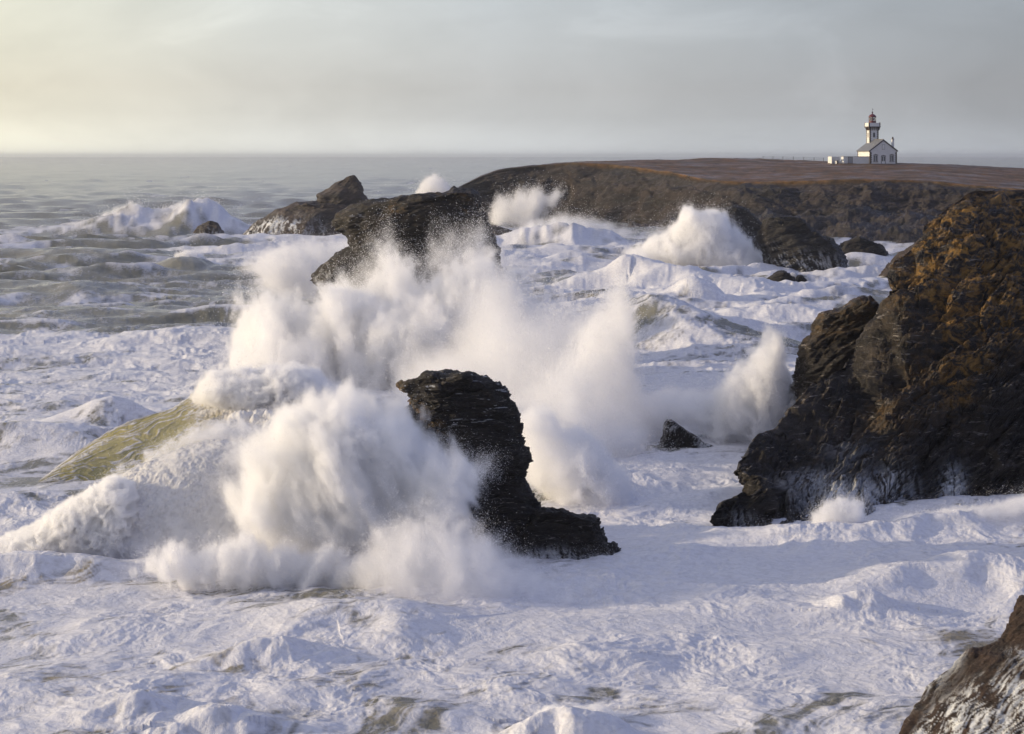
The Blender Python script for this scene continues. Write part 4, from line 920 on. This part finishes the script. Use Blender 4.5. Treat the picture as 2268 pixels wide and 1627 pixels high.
def spray(label, poly, D, thick, voxel, seed, dens=3.0, R=90.0, src=None, streak=2.5, scale=2.0, A=.42, edge=.25, drops=60000, size=.02, flat=0.0, tilt=0.0, hollow=.5, lean=0.0, fade=None, billowy=.5, dropsout=1.0, gain=.5, warp_=.35, grain=.5):
    """poly: outline (column,row) on the plane at distance D; thick: half depth in metres; R: px over which the cloud rounds off at its outline;
    src: where the water is flung from (column,row); scale: size of the lumps (m); A: raggedness; edge: softness; fade(px,py): thinning factor; tilt: distance gained per px upwards"""
    r = np.random.default_rng(seed)
    poly = np.array(poly, float); k = D / FPX; pad = 22 + R * A * .8
    x0, y0 = poly.min(0) - pad; x1, y1 = poly.max(0) + pad
    p0, p1 = P(x0, y1, D), P(x1, y0, D); ym = poly[:, 1].mean()
    dz0 = thick * 1.35 + abs(tilt) * (y1 - y0) / 2
    lo = np.array([p0[0], D - dz0, p0[2]]); hi = np.array([p1[0], D + dz0, p1[2]])
    lo[2] = max(lo[2], -.6)
    vx = np.array([voxel, voxel * 1.5, voxel])
    dims = np.maximum(((hi - lo) / vx).astype(int) + 1, 6)
    ax = [np.linspace(lo[i], hi[i], dims[i]) for i in range(3)]
    # outline distances are needed once per column of the grid
    X2, Z2 = np.meshgrid(ax[0], ax[2], indexing='ij')
    px = X2 / k + CX; py = HY + (CAM_H - Z2) / k
    ed = edge_dist(px, py, poly) * np.where(in_poly(px, py, poly), 1, -1)
    fd = np.ones(px.shape) if fade is None else fade(px, py)
    a2 = 1 - np.minimum(ed / R, 1)                           # 1 on the outline, 0 well inside, above 1 outside
    yc = D + tilt * (ym - py)
    G = np.stack(np.meshgrid(*ax, indexing='ij'), -1).reshape(-1, 3)
    sh = (dims[0], dims[1], dims[2])
    dy = (G[:, 1].reshape(sh) - yc[:, None, :]) / thick
    rr = np.sqrt(np.clip(a2, 0, None)[:, None, :] ** 2 + dy ** 2)
    f = (1 - rr).ravel()
    d = np.zeros(len(G), np.float32)
    act = np.where(f > -A * 1.3)[0]
    g = G[act]
    if src is not None:
        so = P(src[0], src[1], D); v = g - so; rho = np.linalg.norm(v[:, [0, 2]], axis=1) + .3; th = np.arctan2(v[:, 0], v[:, 2])
        rm = np.median(rho)
        q = np.stack([th * (.35 * rm + .65 * rho), v[:, 1] - .15 * rho, rho / streak], -1)
    else: q = g * np.array([1, 1, 1 / streak])
    w = np.stack([fbm3(g / (scale * 1.4) + o_, 2, .5, seed + 1) for o_ in (0, 37.2, 71.9)], -1)
    q = q + w * scale * warp_
    n1 = fbm3(q / scale, 6, gain, seed + 2)
    # rounded lumps
    n2 = 0; aa = 1; qq = (q * .5 + (g + w * .2 * scale) * .5) / (scale * .6)
    for o_ in range(4):
        t = noise3(qq, seed + 7 + o_ * 5); n2 = n2 + aa * (.55 - 1.5 * np.sqrt(t * t + .004)); qq = qq * 2.07 + 9.1; aa *= .52
    n = n1 * (1 - billowy) + n2 * billowy * 1.1
    ff = f[act] + A * n
    den = sstep(0, edge, ff) * (1 - hollow + hollow * 2 * sstep(-.5, .9, n1 + .5 * n2))
    den = den * (1 + grain * 1.6 * noise3(g / (voxel * 3.1), seed + 91) + grain * noise3(g / (voxel * 7), seed + 92)).clip(0.05)
    F3 = np.repeat(fd[:, None, :], sh[1], 1).ravel()[act]
    den = den * F3 * sstep(-.6, .1, g[:, 2])
    d[act] = den * dens
    # drops: thrown about the cloud, thickest where its edge is
    wgt = (np.sqrt(np.clip(den, 0, 1)) + .15 * sstep(-.25, 0, ff) * F3) * (.25 + 1.0 * (ff < edge * 1.5))
    wgt /= wgt.sum()
    ci = r.choice(len(act), drops, p=wgt)
    pos = g[ci] + r.normal(size=(drops, 3)) * vx * .8
    far = r.random(drops) < .12 * dropsout
    if src is not None: fl = pos - so; fl /= np.linalg.norm(fl, axis=1, keepdims=True) + 1e-9
    else: fl = np.array([[0, 0, 1.]])
    pos = pos + np.where(far[:, None], 1, 0) * (fl * np.abs(r.normal(0, .45 * scale, (drops, 1))) + r.normal(0, .18 * scale, (drops, 3)))
    nrm = r.normal(size=pos.shape); nrm /= np.linalg.norm(nrm, axis=1, keepdims=True) + 1e-9
    a = np.cross(nrm, r.normal(size=pos.shape)); a /= np.linalg.norm(a, axis=1, keepdims=True) + 1e-9
    b = np.cross(nrm, a); sz = (size * r.lognormal(0, .3, drops))[:, None]
    v = np.empty((drops, 3, 3), np.float32)
    for j, t in enumerate((0, 2.1, 4.2)): v[:, j] = pos + sz * (a * cos(t) + b * sin(t))
    V = np.concatenate([v.reshape(-1, 3), G.astype(np.float32)]); NVOX[0] += len(G)
    at = np.concatenate([np.full(3 * drops, -1, np.float32), d])
    o = mesh_np('spray', V, [np.arange(3 * drops, dtype=np.int32).reshape(-1, 3)], M_SPRAY, None, False, {'dens': at})
    cloud_modifier(o, lo, hi, [int(x) for x in dims])
    tag(o, label, 'spray', kind='stuff'); return o
def fbox(x, y, w, h, lowv=0.0):
    return lambda px, py: lowv + (1 - lowv) * np.exp(-((((px - x) / w) ** 2 + ((py - y) / h) ** 2) ** 1.5))
#SPRAYS
# around the larger stack
spray('thin fan of spray blown out to the left behind the largest stack', [(522,600),(548,574),(610,553),(700,533),(780,530),(860,560),(860,640),(740,640),(690,655),(640,652),(562,660),(545,640),(556,620)],
      196, 3.5, .25, 301, dens=.85, R=60, src=(980,720), streak=5, scale=2.4, A=.6, edge=.75, drops=60000, size=.035, billowy=.25, hollow=.6)
spray('towering wall of white spray bursting over the foot of the largest stack', [(690,690),(735,668),(790,650),(830,640),(868,606),(898,648),(938,650),(985,618),(1035,606),(1080,628),(1116,632),(1165,680),(1210,760),(1260,860),(1230,960),(1000,930),(880,925),(800,925),(700,895),(600,868),(542,842),(522,790),(544,738),(568,694),(604,662)],
      162, 7, .15, 311, dens=1.5, R=130, src=(900,1150), streak=1.7, scale=4.2, A=.85, edge=.6, gain=.70, warp_=.2, billowy=.4, drops=240000, size=.03, tilt=.012)
spray('veil of fine drops drifting up the face of the largest stack', [(720,660),(780,590),(830,540),(862,480),(888,535),(930,550),(985,490),(1050,480),(1098,515),(1130,590),(1160,720),(1000,740),(760,720)], 169, 2.2, .2, 317, dens=.42, R=110, src=(930,850), streak=5, scale=2.6, A=.6, edge=.9, drops=70000, size=.028, billowy=.15, hollow=.7)
# mist between the stacks and the cliff
spray('broad bank of grey mist between the two stacks and the channel', [(1060,620),(1130,640),(1200,690),(1290,700),(1360,680),(1410,780),(1435,880),(1500,930),(1530,1000),(1560,1100),(1520,1180),(1340,1190),(1200,1170),(1060,1110),(1000,1000),(900,920),(860,840),(980,740)],
      136, 9, .22, 321, dens=.34, R=130, src=(1250,1250), streak=1.8, scale=5, A=.5, edge=1.0, drops=140000, size=.03, tilt=.05, billowy=.3, hollow=.45)
spray('white foot of the mist bank churning behind the near stack', [(1120,900),(1180,840),(1260,800),(1330,830),(1400,900),(1440,950),(1460,1040),(1440,1130),(1380,1160),(1270,1150),(1190,1110),(1150,1030)], 122, 5, .14, 323, dens=.7, R=110, src=(1290,1260), streak=1.6, scale=3, A=.62, edge=.8, drops=120000, size=.024, tilt=.03, billowy=.4)
spray('tall cream plume of spray standing up right of the larger stack', [(1240,940),(1258,800),(1285,735),(1335,690),(1356,628),(1380,615),(1400,690),(1406,770),(1424,870),(1450,960),(1400,1040),(1280,1020)], 131, 3.0, .12, 331, dens=.55, R=70, src=(1345,1150), streak=2.2, scale=2.4, A=.75, edge=.75, gain=.57, drops=90000, size=.025)
spray('white surge of foam and spray right behind the leaning near stack', [(1140,930),(1180,905),(1215,915),(1250,960),(1290,955),(1330,985),(1380,1050),(1420,1120),(1360,1150),(1280,1140),(1215,1100),(1170,1060),(1165,1000)], 108, 3.0, .12, 333, dens=2.0, R=60, src=(1250,1190), streak=1.6, scale=1.6, A=.55, edge=.5, drops=90000, size=.022)
# low cloud along the cliff foot and the lit burst on it
spray('bright burst of spray thrown up against the cliff buttress', [(1590,868),(1612,832),(1650,797),(1682,762),(1705,728),(1730,736),(1734,800),(1750,850),(1785,900),(1770,1000),(1650,1000),(1580,960)], 129, 2.4, .1, 341, dens=2.0, R=55, src=(1690,980), streak=1.8, scale=1.7, A=.7, edge=.45, gain=.57, drops=90000, size=.022)
spray('lavender bank of low spray rolling along the channel below the cliff', [(1390,960),(1420,888),(1480,866),(1560,880),(1640,872),(1700,890),(1752,905),(1745,985),(1690,1000),(1620,985),(1560,950),(1490,930),(1430,1000)], 132, 3.0, .13, 345, dens=1.5, R=50, scale=1.9, streak=1, A=.65, edge=.5, drops=80000, size=.022, billowy=.7)
# the near stack
spray('huge white burst of spray fanning left from the near black stack', [(540,985),(580,944),(636,914),(700,888),(780,868),(850,886),(905,922),(945,958),(985,975),(1010,1000),(1050,1030),(1040,1085),(1010,1115),(970,1190),(880,1240),(760,1260),(640,1240),(550,1192),(512,1160),(480,1121),(520,1080),(584,1042),(556,1012)],
      89, 2.9, .072, 351, dens=2.6, R=125, src=(1300,1200), streak=1.5, scale=2.8, A=.66, edge=.55, gain=.68, warp_=.2, drops=300000, size=.012, tilt=.004, billowy=.4)
spray('veil of fine drops hanging over the foot of the near black stack', [(940,990),(1000,995),(1060,1010),(1105,1015),(1090,1060),(1050,1095),(1030,1120),(1070,1175),(1130,1205),(1190,1250),(1170,1310),(1000,1290),(900,1160)], 87.0, 1.0, .085, 357, dens=.9, R=70, src=(900,1150), streak=3, scale=1.1, A=.6, edge=.9, drops=110000, size=.012, billowy=.2, hollow=.7)
spray('low apron of spray collapsing onto the foam below the near stack', [(780,1250),(840,1190),(900,1160),(960,1130),(1010,1140),(1060,1195),(1130,1245),(1230,1275),(1340,1320),(1400,1390),(1260,1430),(1020,1425),(880,1380),(790,1330)], 83.5, 2.0, .085, 361, dens=.9, R=100, src=(1000,1500), streak=1.6, scale=1.6, A=.7, edge=.75, gain=.58, drops=130000, size=.014, billowy=.5)
spray('ragged splash of drops along the base of the foam mound', [(290,1270),(330,1232),(380,1210),(420,1236),(470,1214),(520,1200),(560,1182),(600,1208),(680,1218),(760,1228),(830,1245),(860,1300),(760,1330),(660,1320),(560,1305),(470,1295),(380,1285)], 85.0, 1.3, .06, 365, dens=2.4, R=44, src=(560,1420), streak=3.5, scale=1.1, A=1.0, edge=.6, gain=.62, billowy=.2, drops=200000, size=.014, dropsout=2)
# far bursts
spray('pale puff of spray on the open sea left of the headland tip', [(922,440),(928,412),(948,394),(962,386),(985,402),(1010,428),(1000,445)], 552, 5, .5, 371, dens=.6, R=26, src=(950,480), streak=2, scale=5, A=.5, edge=.4, drops=12000, size=.08)
spray('burst of spray blowing against the left end of the headland', [(1074,515),(1084,472),(1106,440),(1150,422),(1200,418),(1240,434),(1222,456),(1195,480),(1200,545),(1060,545)], 523, 7, .5, 375, dens=.40, R=50, src=(1075,560), streak=3.2, scale=6, A=.95, edge=.8, gain=.64, billowy=.25, drops=20000, size=.08)
spray('mist hanging along the foot of the headland cliffs', [(1120,530),(1160,492),(1230,480),(1290,480),(1340,498),(1420,510),(1500,500),(1570,515),(1570,560),(1400,560),(1250,555)], 432, 9, .55, 379, dens=.3, R=50, src=(1300,640), streak=1.8, scale=7, A=.6, edge=.8, drops=20000, size=.07, hollow=.7)
spray('white breaker exploding in the bay in front of dark rocks', [(1390,560),(1440,533),(1480,518),(1503,492),(1520,468),(1560,470),(1598,474),(1625,508),(1660,546),(1690,575),(1706,612),(1640,622),(1580,614),(1500,600),(1430,582)], 322, 7, .28, 383, dens=1.3, R=70, src=(1590,690), streak=2.6, scale=3.6, A=.5, edge=.35, drops=70000, size=.05)
spray('curling white crest breaking on the dome wave in the bay', [(1466,676),(1500,640),(1530,626),(1565,634),(1602,658),(1606,684),(1530,686)], 246, 2.5, .18, 387, dens=2, R=28, scale=1.8, streak=1, A=.5, edge=.4, drops=20000, size=.04, billowy=.7)
spray('white spindrift along the crest of the far breaker', [(150,510),(220,482),(285,452),(305,450),(330,470),(390,452),(440,442),(480,448),(505,482),(560,500),(480,500),(380,500),(290,505)], 478, 4, .5, 391, dens=.4, R=30, scale=4, streak=1, A=.55, edge=.5, drops=25000, size=.07)
spray('round white curl of foam on the small wave left of the spray fan', [(382,592),(390,564),(415,554),(442,560),(458,584),(442,598),(405,598)], 336, 2.2, .22, 395, dens=2, R=22, scale=1.8, streak=1, A=.4, edge=.35, drops=12000, size=.05, billowy=.7)
spray('small splash leaping up the wet foot of the cliff', [(1790,1182),(1802,1140),(1828,1113),(1870,1106),(1908,1110),(1916,1140),(1900,1170),(1900,1205),(1785,1205)], 97.6, .8, .06, 399, dens=2.6, R=24, src=(1845,1240), streak=2.6, scale=.7, A=.7, edge=.6, drops=60000, size=.013, dropsout=2)
spray('low white surge seething along the waterline of the cliff', [(1600,1198),(1640,1180),(1720,1176),(1800,1174),(1900,1172),(2000,1150),(2100,1134),(2200,1120),(2300,1095),(2300,1120),(2200,1150),(2000,1185),(1800,1205),(1640,1205)], 98.6, .8, .1, 401, dens=1.2, R=22, scale=.9, streak=1, A=.8, edge=.5, drops=90000, size=.014, billowy=.7)
spray('foaming crest of the small wave at the bottom edge', [(1160,1650),(1178,1595),(1215,1568),(1270,1574),(1330,1568),(1378,1592),(1400,1650)], 65.2, .6, .04, 403, dens=6, R=26, scale=.5, streak=1, A=.6, edge=.35, drops=60000, size=.008, billowy=.7)
# tumbling white water on the near waves
spray('tumbling white water where the sand coloured wave breaks', [(438,880),(446,850),(470,830),(520,826),(580,824),(640,812),(700,830),(740,870),(720,930),(650,960),(590,950),(540,915),(480,890)], 121.5, 2.2, .1, 411, dens=5, R=45, scale=1.5, streak=1, A=.55, edge=.3, drops=60000, size=.02, billowy=.85)
spray('cream white water tumbling down the left of the foam mound', [(-60,1240),(0,1200),(72,1172),(130,1130),(200,1090),(250,1062),(290,1075),(300,1130),(290,1190),(280,1235),(200,1245),(80,1250)], 90.6, 1.3, .06, 415, dens=7, R=34, scale=.95, streak=1, A=.6, edge=.25, drops=70000, size=.013, billowy=.9)
spray('thin spindrift blowing off the crest of the foam mound', [(230,1075),(290,1030),(350,985),(440,945),(540,930),(620,960),(640,1010),(590,1020),(520,985),(440,990),(350,1030),(270,1075)], 96.5, .9, .08, 421, dens=1.1, R=40, scale=1.2, streak=1, A=.9, edge=.7, drops=90000, size=.012, gain=.65, billowy=.25)
spray('grainy white foam sheet sliding over the front of the mound', [(270,1245),(285,1100),(345,1028),(440,990),(520,988),(585,1030),(610,1100),(590,1200),(540,1260)], 91.6, .75, .06, 425, dens=2.2, R=60, scale=.8, streak=1.3, A=.6, edge=.7, drops=90000, size=.012, tilt=.018, gain=.68, billowy=.4)
spray('mist drifting between the two tall bursts left of the near stack', [(640,880),(720,850),(820,850),(900,860),(960,900),(980,980),(900,1000),(800,960),(700,940)], 122, 4, .16, 429, dens=.45, R=70, src=(900,1150), scale=3, streak=1.5, A=.6, edge=.9, drops=50000, size=.02, gain=.6)
spray('thin white wash swirling round the foot of the near black stack', [(1060,1262),(1110,1240),(1165,1238),(1215,1246),(1260,1240),(1310,1232),(1345,1230),(1360,1240),(1340,1250),(1290,1262),(1200,1275),(1100,1280)], 90.2, .7, .06, 433, dens=1.6, R=22, scale=.7, streak=1, A=1.0, edge=.6, drops=50000, size=.011, gain=.62)
#END
print('spray', NVOX, time.time() - T0)
# ------------------------------------------------------------------ salty haze in the air
hm = bpy.data.materials.new('haze_air'); hm.use_nodes = True; n = hm.node_tree; n.nodes.clear()
ho = n.nodes.new('ShaderNodeOutputMaterial'); hv = n.nodes.new('ShaderNodeVolumePrincipled')
hv.inputs['Color'].default_value = (.995, .997, 1, 1); hv.inputs['Density'].default_value = .00010; hv.inputs['Anisotropy'].default_value = .8
n.links.new(hv.outputs[0], ho.inputs['Volume'])
hb = MB().box(-15500, 15500, -60, 20000, -8, 44)
hz_ = hb.build('haze', hm, None); tag(hz_, 'thin bright sea haze over the water', 'haze', kind='stuff')
